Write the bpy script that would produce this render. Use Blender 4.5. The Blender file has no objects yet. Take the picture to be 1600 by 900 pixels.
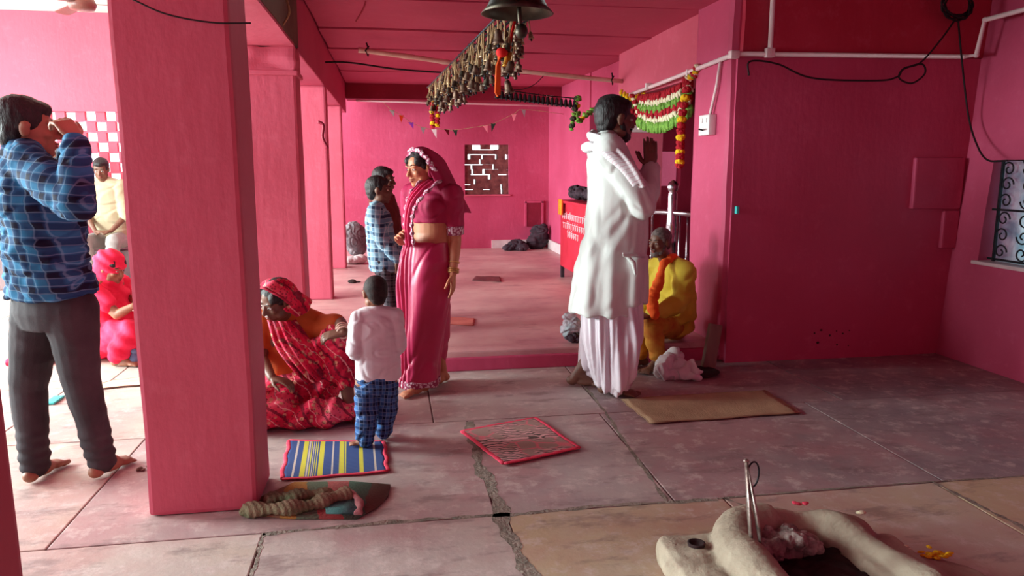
import bpy, bmesh, math, random
import numpy as np
from mathutils import Vector as V, Matrix as M
random.seed(7); np.random.seed(7)
PI = math.pi
COL = bpy.context.scene.collection
sc = bpy.context.scene

# ------------------------------------------------------------------ camera, world, light, exposure
YAW = math.radians(9.318); PITCH = math.radians(9.245); CH = 1.35; FPX = 1155.0
cd = bpy.data.cameras.new('camera'); cam = bpy.data.objects.new('camera', cd); COL.objects.link(cam)
cam.location = (0, 0, CH); cam.rotation_euler = (PI/2 - PITCH, 0, -YAW)
cd.sensor_width = 36; cd.lens = 36*FPX/1600; cd.clip_start = 0.05
sc.camera = cam
sc.view_settings.view_transform = 'Standard'; sc.view_settings.look = 'None'
sc.view_settings.gamma = 1; sc.view_settings.use_curve_mapping = False
sc.view_settings.exposure = 0.25
w = bpy.data.worlds.new('sky'); sc.world = w; w.use_nodes = True
w.node_tree.nodes['Background'].inputs[0].default_value = (0.86, 0.97, 1, 1)
w.node_tree.nodes['Background'].inputs[1].default_value = 2.6
def area(name, loc, rot, sx, sy, power, col):
    l = bpy.data.lights.new(name, 'AREA'); l.shape = 'RECTANGLE'; l.size = sx; l.size_y = sy
    l.energy = power; l.color = col
    o = bpy.data.objects.new(name, l); COL.objects.link(o); o.location = loc; o.rotation_euler = rot
    return o
area('courtyard_daylight', (-5.9, 5.2, 1.9), (0, -PI/2, 0), 2.4, 8.0, 560, (.86, 1.0, .98))
area('courtyard_key_daylight', (-5.8, 4.7, 1.75), (0, -PI/2, 0), 1.5, 1.6, 430, (.86, 1.0, .97))
area('rear_fill_light', (-3.6, 10.4, 1.5), (0, -PI/2, 0), 2.0, 1.4, 180, (.9, 1.0, 1.0))  # added fill lamp that brightens the rear hall from the side
area('front_fill_light', (-3.6, -2.6, 1.75), (PI/2, 0, -.3), 3.4, 1.9, 24, (.86, 1.0, 1.0))  # added fill lamp behind the camera, no doorway there

CR = V((math.cos(YAW), -math.sin(YAW), 0))
CF = V((math.sin(YAW)*math.cos(PITCH), math.cos(YAW)*math.cos(PITCH), -math.sin(PITCH)))
CU = CR.cross(CF)
def P(px, py, Y):
    """world point seen at a pixel of the photo at depth Y"""
    d = CF + CR*((px-800)/FPX) + CU*((450-py)/FPX)
    return V((0, 0, CH)) + d*(Y/d.y)

# ------------------------------------------------------------------ materials
def srgb(r, g, b):
    f = lambda c: (c/255/12.92) if c <= 10 else ((c/255+.055)/1.055)**2.4
    return (f(r), f(g), f(b), 1)
class NT:
    def __init__(s, name, rough=.8, spec=.3, metal=0):
        s.m = bpy.data.materials.new(name); s.m.use_nodes = True
        s.t = s.m.node_tree; s.b = s.t.nodes['Principled BSDF']
        s.b.inputs['Roughness'].default_value = rough; s.b.inputs['Metallic'].default_value = metal
        s.b.inputs['Specular IOR Level'].default_value = spec
        s.co = s.t.nodes.new('ShaderNodeTexCoord').outputs['Object']
    def n(s, k, **kw):
        o = s.t.nodes.new(k)
        for a, v in kw.items(): setattr(o, a, v)
        return o
    def l(s, a, b): s.t.links.new(a, b)
    def setin(s, sock, v):
        if hasattr(v, 'links') or isinstance(v, bpy.types.NodeSocket): s.l(v, sock)
        else: sock.default_value = v
    def math(s, op, a, b=0.0, clamp=False):
        o = s.n('ShaderNodeMath', operation=op); o.use_clamp = clamp
        s.setin(o.inputs[0], a); s.setin(o.inputs[1], b); return o.outputs[0]
    def noise(s, scale, detail=4, stretch=None, rough=.55, co=None):
        o = s.n('ShaderNodeTexNoise'); o.inputs['Scale'].default_value = scale
        o.inputs['Detail'].default_value = detail; o.inputs['Roughness'].default_value = rough
        c = co or s.co
        if stretch:
            mp = s.n('ShaderNodeMapping'); mp.inputs['Scale'].default_value = stretch; s.l(c, mp.inputs[0]); c = mp.outputs[0]
        s.l(c, o.inputs['Vector']); return o.outputs['Fac']
    def ramp(s, fac, *st):
        r = s.n('ShaderNodeValToRGB'); e = r.color_ramp.elements
        while len(e) < len(st): e.new(.5)
        for i, (p, c) in enumerate(st): e[i].position = p; e[i].color = c
        s.l(fac, r.inputs[0]); return r.outputs[0]
    def mix(s, fac, a, b, mode='MIX'):
        o = s.n('ShaderNodeMix', data_type='RGBA', blend_type=mode)
        s.setin(o.inputs[0], fac); s.setin(o.inputs[6], a); s.setin(o.inputs[7], b); return o.outputs[2]
    def band(s, x, freq, width, phase=0.0):
        a = s.math('FRACT', s.math('ADD', s.math('MULTIPLY', x, freq), phase))
        return s.math('LESS_THAN', a, width)
    def xyz(s):
        o = s.n('ShaderNodeSeparateXYZ'); s.l(s.co, o.inputs[0]); return o.outputs
    def color(s, c): s.setin(s.b.inputs['Base Color'], c)
    def bump(s, h, strength=.3, dist=.01):
        o = s.n('ShaderNodeBump'); o.inputs['Strength'].default_value = strength; o.inputs['Distance'].default_value = dist
        s.l(h, o.inputs['Height']); s.l(o.outputs[0], s.b.inputs['Normal'])
def mottled(name, c1, c2, scale=3, rough=.8, bump=.25, dist=.006, bscale=25, spec=.3, metal=0, stretch=None):
    k = NT(name, rough, spec, metal)
    k.color(k.ramp(k.noise(scale, 6, stretch), (.32, c1), (.68, c2)))
    if bump: k.bump(k.noise(bscale, 6), bump, dist)
    return k.m
def paint(name, c1, c2, c3, rough=.62, stain=True):
    k = NT(name, rough, .35)
    a = k.ramp(k.noise(1.3, 5), (.3, c1), (.7, c2))
    b = k.ramp(k.noise(9, 6, rough=.7), (.55, (0,0,0,1)), (.75, (1,1,1,1)))
    col = k.mix(k.math('MULTIPLY', b, .35), a, c3)
    k.color(col)
    h = k.math('ADD', k.math('MULTIPLY', k.noise(4, 3), 1.5), k.math('ADD', k.math('MULTIPLY', k.noise(28, 6), .45), k.math('MULTIPLY', k.noise(16, 5, (1, 1, .2)), .9)))
    k.bump(h, .4, .007)
    return k.m
PINK = paint('pink_lime_wash', srgb(198, 84, 106), srgb(208, 94, 118), srgb(222, 122, 142))
PINKC = paint('coral_pink_wash', srgb(190, 70, 90), srgb(200, 80, 100), srgb(212, 104, 122))
PINKW = paint('pink_wall_wash', srgb(180, 60, 94), srgb(194, 74, 110), srgb(212, 104, 136))
PINKB = paint('pink_ceiling_wash', srgb(176, 62, 92), srgb(190, 74, 104), srgb(204, 94, 124))
MAROON = paint('maroon_paint_and_shade', srgb(120, 22, 44), srgb(138, 28, 54), srgb(160, 50, 80), .5)
MAROONT = paint('deep_red_band_paint', srgb(170, 40, 60), srgb(186, 52, 76), srgb(208, 96, 118), .5)
OLIVE = mottled('bare_sooty_stone', srgb(96, 74, 58), srgb(116, 92, 74), 4, .85, .5)
CREAM = mottled('cream_ceiling_wash', srgb(222, 214, 200), srgb(236, 228, 216), 2)
PVC = mottled('white_conduit_plastic', srgb(226, 196, 200), srgb(236, 214, 214), 6, .4, .05)
PLATE = mottled('white_switch_plastic', srgb(225, 215, 215), srgb(240, 232, 230), 6, .35, .05)
BLACKC = mottled('black_cable', srgb(22, 14, 18), srgb(34, 22, 26), 20, .6, .1)
STEEL = mottled('polished_steel', srgb(170, 170, 178), srgb(215, 215, 222), 30, .22, .05, metal=1)
IRON = mottled('wrought_iron', srgb(30, 30, 34), srgb(52, 52, 58), 30, .5, .2, metal=.5)
BRASSD = mottled('dark_bell_bronze', srgb(58, 52, 46), srgb(98, 88, 74), 12, .42, .3, metal=.75)
BRASS = mottled('old_brass', srgb(120, 96, 72), srgb(186, 160, 124), 40, .4, .3, metal=.6)
BRASSR = mottled('rusted_bell_metal', srgb(70, 48, 42), srgb(136, 110, 92), 40, .5, .3, metal=.5)
WOOD = mottled('grey_weathered_wood', srgb(120, 92, 84), srgb(156, 126, 112), 8, .85, .5, stretch=(1, 1, .1))
BAMBOO = mottled('pale_bamboo_pole', srgb(206, 176, 158), srgb(232, 208, 192), 8, .6, .3)
ROPE = mottled('tan_rope', srgb(150, 120, 84), srgb(190, 160, 120), 60, .9, .4)
GREY = mottled('grey_cloth', srgb(108, 102, 108), srgb(140, 134, 138), 12, .9, .3)
DARKCL = mottled('dark_cloth', srgb(40, 30, 38), srgb(72, 52, 62), 9, .9, .4)
WHITECL = mottled('white_rag', srgb(205, 196, 196), srgb(228, 222, 220), 9, .9, .4)
ORANGE = mottled('orange_cloth', srgb(222, 78, 24), srgb(240, 104, 40), 9, .85, .3)
RED = mottled('red_thread', srgb(200, 20, 24), srgb(226, 44, 40), 20, .8, .3)
YFLOW = mottled('yellow_marigold', srgb(222, 170, 10), srgb(244, 200, 30), 60, .8, .8, .01, 120)
RFLOW = mottled('red_marigold', srgb(150, 10, 30), srgb(186, 24, 44), 60, .8, .8, .01, 120)
GFLOW = mottled('green_leaf_garland', srgb(74, 120, 40), srgb(130, 176, 70), 60, .7, .5, .01, 120)
WFLOW = mottled('cream_flower', srgb(216, 206, 170), srgb(238, 230, 200), 60, .8, .5, .01, 120)
TEAL = mottled('teal_plastic', srgb(60, 200, 196), srgb(80, 216, 208), 10, .5, .1)
BRICK = mottled('lattice_brick', srgb(150, 84, 80), srgb(190, 120, 110), 14, .85, .5)
TILE = mottled('off_white_tile', srgb(206, 180, 184), srgb(226, 206, 206), 8, .4, .1)
CLAY = None
def clay():
    k = NT('dried_mud_clay', .9, .2)
    a = k.ramp(k.noise(5, 6), (.3, srgb(150, 136, 118)), (.7, srgb(182, 170, 150)))
    k.color(k.mix(k.math('MULTIPLY', k.ramp(k.noise(11, 4), (.55, (0,0,0,1)), (.7, (1,1,1,1))), .4), a, srgb(120, 92, 84)))
    k.bump(k.math('ADD', k.noise(18, 6), k.math('MULTIPLY', k.noise(70, 4), .4)), .6, .012); return k.m
CLAY = clay()
ASH = mottled('pale_ash', srgb(120, 104, 100), srgb(190, 176, 168), 26, .95, 1, .02, 40)
SOOT = mottled('soot_black', srgb(38, 26, 28), srgb(62, 44, 44), 14, .95, .5)

SKIN_D = mottled('dark_brown_skin', srgb(98, 64, 50), srgb(116, 78, 62), 8, .5, .08, spec=.4)
SKIN_M = mottled('brown_skin', srgb(138, 92, 70), srgb(156, 108, 84), 8, .5, .08, spec=.4)
SKIN_L = mottled('warm_brown_skin', srgb(176, 112, 80), srgb(196, 130, 98), 8, .5, .08, spec=.4)
LIPM = mottled('brown_lips', srgb(120, 56, 52), srgb(136, 66, 60), 20, .45, .05)
EYEW = mottled('eye_white', srgb(210, 200, 196), srgb(225, 216, 210), 20, .3, 0)
EYEB = mottled('dark_iris', srgb(22, 12, 10), srgb(34, 20, 16), 20, .2, 0)
def hairm():
    k = NT('black_hair', .55, .4); k.color(k.ramp(k.noise(60, 4), (.3, srgb(14, 10, 12)), (.7, srgb(38, 28, 30))))
    k.bump(k.noise(140, 3, (1, 1, .3)), .7, .006); return k.m
HAIR = hairm()
HAIRS = mottled('cropped_black_hair', srgb(34, 24, 26), srgb(58, 44, 42), 50, .7, .5, .004, 160)
HAIRG = mottled('greying_beard', srgb(60, 50, 50), srgb(120, 108, 104), 60, .7, .6, .005, 120)
def plaid(name, base, dark, light, pale, fx, fz, d=(1, 0), line=.35):
    k = NT(name, .85, .2); x, y, z = k.xyz()
    wob = k.math('MULTIPLY', k.noise(5, 2), .03)
    u = k.math('ADD', k.math('ADD', k.math('MULTIPLY', x, d[0]), k.math('MULTIPLY', y, d[1])), wob)
    v = k.math('ADD', k.math('ADD', z, k.math('MULTIPLY', u, .08)), wob)
    def wv(t, f, ph, lo, hi):
        w_ = k.math('SINE', k.math('ADD', k.math('MULTIPLY', t, f*2*PI), ph))
        m = k.n('ShaderNodeMapRange'); k.l(w_, m.inputs[0]); m.inputs[1].default_value = lo; m.inputs[2].default_value = hi; return m.outputs[0]
    c = k.mix(k.math('MULTIPLY', wv(u, fx, 0, -.3, .5), .85), light, base)
    c = k.mix(k.math('MULTIPLY', wv(v, fz, 0, -.3, .5), .8), c, base)
    c = k.mix(k.math('MULTIPLY', k.math('MULTIPLY', wv(u, fx, 0, .1, .6), wv(v, fz, 0, .1, .6)), .92), c, dark)
    c = k.mix(k.math('MULTIPLY', wv(u, fx*2, 1, .86, .97), line), c, pale)
    c = k.mix(k.math('MULTIPLY', wv(v, fz*2, 1, .86, .97), line), c, pale)
    k.color(c); k.bump(k.noise(60, 4), .2, .004); return k.m
SHIRT_A = plaid('blue_plaid_flannel', srgb(26, 50, 90), srgb(18, 16, 38), srgb(44, 112, 152), srgb(150, 190, 212), 15, 15, (.75, -.5), .22)
SHIRT_E = plaid('pale_blue_plaid', srgb(84, 116, 142), srgb(34, 42, 70), srgb(140, 176, 194), srgb(220, 230, 232), 17, 16, (.9, -.3))
PANT_E = plaid('charcoal_plaid', srgb(52, 46, 54), srgb(28, 24, 30), srgb(80, 72, 80), srgb(130, 120, 124), 26, 24, (.9, -.3))
PANT_D = plaid('navy_plaid', srgb(36, 60, 108), srgb(18, 24, 50), srgb(66, 112, 170), srgb(150, 170, 200), 30, 26, (1, .3), .4)
JEANS = mottled('faded_black_denim', srgb(44, 40, 44), srgb(70, 64, 68), 5, .85, .3, .003, 180)
WCOT = mottled('white_cotton', srgb(204, 210, 206), srgb(222, 226, 222), 3, .8, .25, .004, 60)
WDHO = mottled('white_dhoti_cotton', srgb(216, 206, 216), srgb(234, 226, 232), 3, .75, .25, .004, 60)
def checkscarf():
    k = NT('white_scarf_with_pink_lines', .85, .2); x, y, z = k.xyz()
    k.color(k.mix(k.math('MULTIPLY', k.band(k.math('ADD', z, y), 42, .14), .55), srgb(226, 222, 226), srgb(186, 90, 120))); k.bump(k.noise(60, 4), .3, .004); return k.m
SCARF = checkscarf()
BOYW = mottled('off_white_jersey', srgb(222, 216, 222), srgb(238, 232, 236), 3, .85, .2, .004, 60)
CREAMSH = mottled('cream_shirt_cotton', srgb(166, 152, 124), srgb(182, 168, 140), 4, .85, .2)
LGTR = mottled('light_grey_trousers', srgb(132, 126, 124), srgb(152, 146, 142), 4, .85, .2)
BRSH = mottled('brown_maroon_shirt', srgb(88, 34, 36), srgb(112, 48, 44), 6, .85, .2)
SARI = mottled('magenta_satin', srgb(172, 30, 78), srgb(190, 44, 94), 3, .42, .15, .004, 50, spec=.5)
SARIP = mottled('pink_pleated_cloth', srgb(206, 50, 102), srgb(222, 70, 120), 3, .5, .15, .004, 50, spec=.4)
BLOUSE = mottled('magenta_blouse', srgb(150, 22, 66), srgb(170, 34, 82), 6, .7, .2)
def lace():
    k = NT('silver_scalloped_lace', .6, .5)
    v = k.n('ShaderNodeTexVoronoi'); v.inputs['Scale'].default_value = 75; k.l(k.co, v.inputs['Vector'])
    k.color(k.ramp(v.outputs['Distance'], (.35, srgb(214, 190, 200)), (.6, srgb(150, 40, 84)))); k.bump(v.outputs['Distance'], .6, .004); return k.m
LACE = lace()
def print_sari():
    k = NT('red_printed_cotton', .8, .2); x, y, z = k.xyz()
    v = k.n('ShaderNodeTexVoronoi'); v.inputs['Scale'].default_value = 26; k.l(k.co, v.inputs['Vector'])
    base = k.ramp(k.noise(5, 5), (.38, srgb(150, 16, 44)), (.5, srgb(214, 30, 70)), (.62, srgb(236, 96, 120)))
    c = k.mix(k.ramp(v.outputs['Distance'], (.2, (1,1,1,1)), (.34, (0,0,0,1))), base, srgb(206, 150, 120))
    u = k.math('ADD', k.math('ADD', x, k.math('MULTIPLY', z, .8)), k.math('MULTIPLY', k.noise(4, 3), .2))
    c = k.mix(k.math('MULTIPLY', k.band(u, 9, .16), .7), c, srgb(78, 14, 34))
    c = k.mix(k.math('MULTIPLY', k.band(u, 9, .05, .5), .8), c, srgb(238, 170, 170))
    w2 = k.n('ShaderNodeTexVoronoi'); w2.inputs['Scale'].default_value = 60; k.l(k.co, w2.inputs['Vector'])
    c = k.mix(k.math('MULTIPLY', k.ramp(w2.outputs['Distance'], (.28, (1,1,1,1)), (.34, (0,0,0,1))), .6), c, srgb(70, 14, 30))
    k.color(c); k.bump(k.noise(50, 4), .3, .004); return k.m
PRINT = print_sari()
ORBL = mottled('rust_orange_blouse', srgb(168, 72, 28), srgb(196, 92, 40), 6, .8, .2)
ROSE = mottled('hot_pink_cotton', srgb(214, 18, 62), srgb(240, 56, 98), 9, .8, .3)
YEL = mottled('mustard_yellow_cotton', srgb(190, 166, 44), srgb(210, 186, 70), 5, .85, .25)

# ------------------------------------------------------------------ mesh helpers
def link(name, me, mat=None, parent=None, loc=None):
    o = bpy.data.objects.new(name, me); COL.objects.link(o)
    if mat: me.materials.append(mat)
    if parent: o.parent = parent
    if loc is not None: o.location = loc
    return o
def tag(o, label, cat, group=None, kind=None):
    if label: o['label'] = label
    if cat: o['category'] = cat
    if group: o['group'] = group
    if kind: o['kind'] = kind
    return o
def struct(o): o['kind'] = 'structure'; return o
def empty(name, loc, label, cat, group=None):
    o = bpy.data.objects.new(name, None); COL.objects.link(o); o.location = loc; o.empty_display_size = .1
    return tag(o, label, cat, group)
class B:
    """collects closed shapes, in coordinates relative to org"""
    def __init__(s, org=(0, 0, 0)): s.b = bmesh.new(); s.o = V(org)
    def box(s, a, b, bev=0.0, rot=None, piv=None):
        a, b = V(a), V(b); c = (a+b)/2; d = b-a
        bm2 = bmesh.new(); bmesh.ops.create_cube(bm2, size=1)
        bmesh.ops.scale(bm2, vec=d, verts=bm2.verts)
        if bev: bmesh.ops.bevel(bm2, geom=bm2.edges[:], offset=bev, segments=2, affect='EDGES', profile=.6)
        if rot: bmesh.ops.rotate(bm2, cent=(0, 0, 0), matrix=rot, verts=bm2.verts)
        s._add(bm2, c); return s
    def _add(s, bm2, c):
        bmesh.ops.translate(bm2, vec=V(c)-s.o, verts=bm2.verts)
        me = bpy.data.meshes.new('t'); bm2.to_mesh(me); bm2.free(); s.b.from_mesh(me); bpy.data.meshes.remove(me)
    def ball(s, c, r, rot=None, seg=20):
        bm2 = bmesh.new(); bmesh.ops.create_uvsphere(bm2, u_segments=seg, v_segments=max(6, seg*2//3), radius=1)
        if not hasattr(r, '__len__'): r = (r, r, r)
        bmesh.ops.scale(bm2, vec=V(r), verts=bm2.verts)
        if rot is not None: bmesh.ops.rotate(bm2, cent=(0, 0, 0), matrix=rot, verts=bm2.verts)
        s._add(bm2, c); return s
    def loft(s, rings, seg=20, cap=True, power=1.0):
        """rings: (centre, half vector a, half vector b)"""
        vs = []
        for c, a, b in rings:
            c, a, b = V(c)-s.o, V(a), V(b); row = []
            for i in range(seg):
                t = 2*PI*i/seg; ct, st = math.cos(t), math.sin(t)
                if power != 1: ct = math.copysign(abs(ct)**power, ct); st = math.copysign(abs(st)**power, st)
                row.append(s.b.verts.new(c+a*ct+b*st))
            vs.append(row)
        for r0, r1 in zip(vs, vs[1:]):
            for i in range(seg): s.b.faces.new((r0[i], r0[(i+1) % seg], r1[(i+1) % seg], r1[i]))
        if cap: s.b.faces.new(vs[0][::-1]); s.b.faces.new(vs[-1])
        return s
    def tube(s, pts, rad, seg=10, closed=False, flat=1.0):
        pts = [V(p) for p in pts]; n = len(pts)
        if not hasattr(rad, '__len__'): rad = [rad]*n
        up = None; rings = []
        for i in range(n):
            d = (pts[(i+1) % n]-pts[i-1]) if (closed or 0 < i < n-1) else (pts[min(i+1, n-1)]-pts[max(i-1, 0)])
            d.normalize()
            if up is None: up = V((0, 0, 1)) if abs(d.z) < .9 else V((1, 0, 0))
            a = d.cross(up); a.normalize(); b = a.cross(d); up = b
            rings.append((pts[i], a*rad[i], b*rad[i]*flat))
        if closed: rings.append(rings[0])
        return s.loft(rings, seg, cap=not closed)
    def cap(s, a, b, ra, rb, seg=16):
        """tapered limb with round ends"""
        a, b = V(a), V(b); d = b-a; L = d.length
        if L < 1e-6: return s.ball(a, ra)
        d /= L; up = V((0, 0, 1)) if abs(d.z) < .9 else V((1, 0, 0))
        x = d.cross(up).normalized(); y = x.cross(d); rings = []
        for k in range(5):
            t = -PI/2 + PI/2*(k+.12)/5; rings.append((a+d*ra*math.sin(t), x*ra*math.cos(t), y*ra*math.cos(t)))
        for k in range(5): rings.append((a+d*L*k/4, x*(ra+(rb-ra)*k/4), y*(ra+(rb-ra)*k/4)))
        for k in range(1, 5):
            t = PI/2*(k)/5+.05; rings.append((b+d*rb*math.sin(t), x*rb*math.cos(t), y*rb*math.cos(t)))
        return s.loft(rings, seg)
    def chain(s, pts, rad):
        for i in range(len(pts)-1): s.cap(pts[i], pts[i+1], rad[i], rad[i+1])
        return s
    def lathe(s, c, prof, seg=32, cap=True):
        c = V(c); return s.loft([(c+V((0, 0, z)), V((max(r, 1e-4), 0, 0)), V((0, max(r, 1e-4), 0))) for r, z in prof], seg, cap)
    def prism(s, poly, h0, h1):
        """poly in XY between two heights"""
        lo = [s.b.verts.new(V((x, y, h0))-s.o) for x, y in poly]; hi = [s.b.verts.new(V((x, y, h1))-s.o) for x, y in poly]
        s.b.faces.new(lo[::-1]); s.b.faces.new(hi); n = len(poly)
        for i in range(n): s.b.faces.new((lo[i], lo[(i+1) % n], hi[(i+1) % n], hi[i]))
        return s
    def mesh(s, name, smooth=True):
        bmesh.ops.recalc_face_normals(s.b, faces=s.b.faces)
        me = bpy.data.meshes.new(name); s.b.to_mesh(me); s.b.free()
        if smooth: me.polygons.foreach_set('use_smooth', [True]*len(me.polygons))
        return me
    def obj(s, name, mat, parent=None, smooth=True, loc=None):
        return link(name, s.mesh(name, smooth), mat, parent, loc)
    def fuse(s, name, mat, parent=None, voxel=.006, it=3, fac=.5, fold=None, loc=None):
        """one continuous skin round all shapes (voxel union), smoothed, then optional folds"""
        me = s.mesh(name); o = link(name, me)
        r = o.modifiers.new('r', 'REMESH'); r.mode = 'VOXEL'; r.voxel_size = voxel; r.use_smooth_shade = True
        if it: m = o.modifiers.new('s', 'SMOOTH'); m.iterations = it; m.factor = fac
        dg = bpy.context.evaluated_depsgraph_get(); dg.update()
        nm = bpy.data.meshes.new_from_object(o.evaluated_get(dg)); bpy.data.objects.remove(o); bpy.data.meshes.remove(me)
        if fold:
            n = len(nm.vertices); p = np.empty(n*3); q = np.empty(n*3)
            nm.vertices.foreach_get('co', p); nm.vertices.foreach_get('normal', q); p = p.reshape(-1, 3); q = q.reshape(-1, 3)
            d = fold(p, q)
            p = p + (q*d[:, None] if d.ndim == 1 else d)
            nm.vertices.foreach_set('co', p.ravel()); nm.update()
        nm.name = name; nm.materials.clear()
        nm.polygons.foreach_set('use_smooth', [True]*len(nm.polygons))
        return link(name, nm, mat, parent, loc)
def sn(p, k, seed=0, n=5):
    """smooth pseudo noise of frequency vector k"""
    rs = np.random.RandomState(seed); q = p*np.array(k); o = 0
    for i in range(n):
        d = rs.normal(size=3); d /= np.linalg.norm(d); w = rs.uniform(.7, 1.6)
        o = o+np.sin(q@d*w+rs.uniform(0, 6.28)+1.3*np.sin(q@rs.normal(size=3)*.5))
    return o/n
def crease(p, k, seed, w=.13):
    """thin creases along level lines of smooth noise"""
    a = sn(p, k, seed)
    return -np.exp(-(a/w)**2)+.6*np.exp(-((a-.28)/w)**2)
def folds(amp=.006, k=(30, 30, 30), seed=0, fine=.35):
    def f(p, q):
        a = sn(p, k, seed); r = 1-np.abs(a)*2
        return amp*r+amp*1.1*crease(p, k, seed+3)+amp*fine*sn(p, [v*2.4 for v in k], seed+9)
    return f
def sheet(name, fn, nu, nv, mat, parent, org=(0, 0, 0), thick=.004, sub=0):
    bm = bmesh.new(); o = V(org)
    g = [[bm.verts.new(V(fn(i/(nu-1), j/(nv-1)))-o) for j in range(nv)] for i in range(nu)]
    for i in range(nu-1):
        for j in range(nv-1): bm.faces.new((g[i][j], g[i+1][j], g[i+1][j+1], g[i][j+1]))
    bmesh.ops.recalc_face_normals(bm, faces=bm.faces)
    me = bpy.data.meshes.new(name); bm.to_mesh(me); bm.free()
    tmp = bpy.data.objects.new('t', me); COL.objects.link(tmp); m_ = tmp.modifiers.new('s', 'SOLIDIFY'); m_.thickness = thick; m_.offset = 0
    nm = bpy.data.meshes.new_from_object(tmp.evaluated_get(bpy.context.evaluated_depsgraph_get())); bpy.data.objects.remove(tmp); bpy.data.meshes.remove(me); me = nm; me.name = name
    me.polygons.foreach_set('use_smooth', [True]*len(me.polygons))
    return link(name, me, mat, parent)
def spline(pts, n):
    pts = [V(p) for p in pts]; P2 = [pts[0]*2-pts[1]]+pts+[pts[-1]*2-pts[-2]]; out = []
    m = len(pts)-1
    for i in range(n):
        t = i/(n-1)*m; k = min(int(t), m-1); u = t-k; a, b, c, d = P2[k:k+4]
        out.append(.5*((2*b)+(c-a)*u+(2*a-5*b+4*c-d)*u*u+(3*b-3*c+d-a)*u**3))
    return out

# ------------------------------------------------------------------ THE SETTING
ZC = 2.47
def slab_floor(name, rows, z, mat, thick=.1, off=0):
    b = B(); cols = []
    for (y0, y1, xs, tones) in rows:
        for k in range(len(xs)-1):
            g = .0035
            x0, x1 = xs[k], xs[k+1]
            b.box((x0+g, y0+g, z-thick), (x1-g, y1-g, z), .004)
            cols.append(tones[k % len(tones)])
    me = b.mesh(name, False)
    at = me.attributes.new('tone', 'FLOAT', 'FACE'); nf = len(me.polygons)//len(cols)
    at.data.foreach_set('value', [cols[min(i//nf, len(cols)-1)] for i in range(len(me.polygons))])
    return struct(link(name, me, mat))
def floor_mat():
    k = NT('sandstone_slabs', .55, .35)
    a = k.n('ShaderNodeAttribute'); a.attribute_name = 'tone'; tone = a.outputs['Fac']
    n1 = k.noise(2.2, 8, rough=.7); n2 = k.noise(9, 8, (1, 1, 1), .75)
    base = k.ramp(k.math('ADD', k.math('MULTIPLY', tone, .8), k.math('MULTIPLY', k.math('SUBTRACT', n1, .2), .6)),
                  (.12, srgb(124, 112, 118)), (.36, srgb(172, 156, 154)), (.62, srgb(194, 182, 172)), (.95, srgb(190, 170, 138)))
    red = k.ramp(k.noise(.9, 5, rough=.65), (.45, (0,0,0,1)), (.58, (1,1,1,1)))
    c = k.mix(k.math('MULTIPLY', red, .38), base, srgb(176, 104, 110))
    c = k.mix(k.math('MULTIPLY', k.ramp(n2, (.52, (0,0,0,1)), (.62, (1,1,1,1))), .5), c, srgb(214, 200, 194))
    c = k.mix(k.math('MULTIPLY', k.ramp(k.noise(3, 6, (1, 2.5, 1), .7), (.53, (0,0,0,1)), (.64, (1,1,1,1))), .5), c, srgb(112, 92, 92))
    k.color(c)
    k.setin(k.b.inputs['Roughness'], k.math('ADD', .36, k.math('MULTIPLY', n2, .4)))
    k.bump(k.math('ADD', k.noise(9, 6), k.math('MULTIPLY', n1, 2)), .3, .008); return k.m
FLOORM = floor_mat()
def floor2_mat():
    k = NT('pink_stained_floor', .45, .4)
    a = k.ramp(k.noise(1.6, 6, rough=.6), (.3, srgb(180, 126, 132)), (.5, srgb(200, 152, 152)), (.7, srgb(214, 182, 176)))
    c = k.mix(k.math('MULTIPLY', k.ramp(k.noise(3, 7, (1, 2.5, 1), .7), (.55, (0,0,0,1)), (.7, (1,1,1,1))), .5), a, srgb(130, 60, 76))
    k.color(c); k.bump(k.noise(9, 6), .25, .008); return k.m
GROUT = mottled('dark_joint_grit', srgb(86, 64, 66), srgb(120, 94, 92), 9, .95, .5)
rows = [(-3, -.9, (-6.2, -4, -2.4, -.6, 1.0, 2.6, 4.1), (.3, .2, .5, .35)),
        (-.9, 1.15, (-6.2, -4.5, -3, -1.5, -.1, 1.4, 2.9, 4.1), (.2, .4, .3)),
        (1.15, 2.7, (-6.2, -4.4, -3, -1.7, -.5, .42, 1.33, 2.3, 4.1), (.35, .5, .4, .55, .4, .9, .75, .95)),
        (2.7, 3.82, (-6.2, -4.8, -3.4, -2.1, -1.25, .38, 1.12, 2.35, 4.1), (.6, .5, .65, .6, .3, .28, .12, .05)),
        (3.82, 4.83, (-6.2, -4.6, -3.2, -2.0, -.9, .2, 1.16, 2.6, 4.1), (.6, .65, .5, .6, .32, .3, .1, .02)),
        (4.83, 6.4, (-6.2, -4.5, -3.1, -1.8, -.98), (.55, .65, .6)),
        (6.4, 8.0, (-6.2, -4.9, -3.5, -2.1, -.98), (.6, .5, .65)),
        (8.0, 9.62, (-6.2, -4.6, -3.2, -1.9, -.98), (.6, .65, .5))]
slab_floor('floor', rows, 0, FLOORM)
struct(B().box((-9, -3.2, -.2), (4.3, 9.8, -.005)).obj('floor_joints', GROUT, smooth=False))
struct(B().box((-2.6, 9.7, -.2), (-.98, 11.5, 0)).obj('floor_rear', FLOORM, smooth=False))
MORT = mottled('grey_green_mortar_grit', srgb(112, 108, 96), srgb(160, 148, 136), 16, .95, .9, .01, 60)
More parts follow.
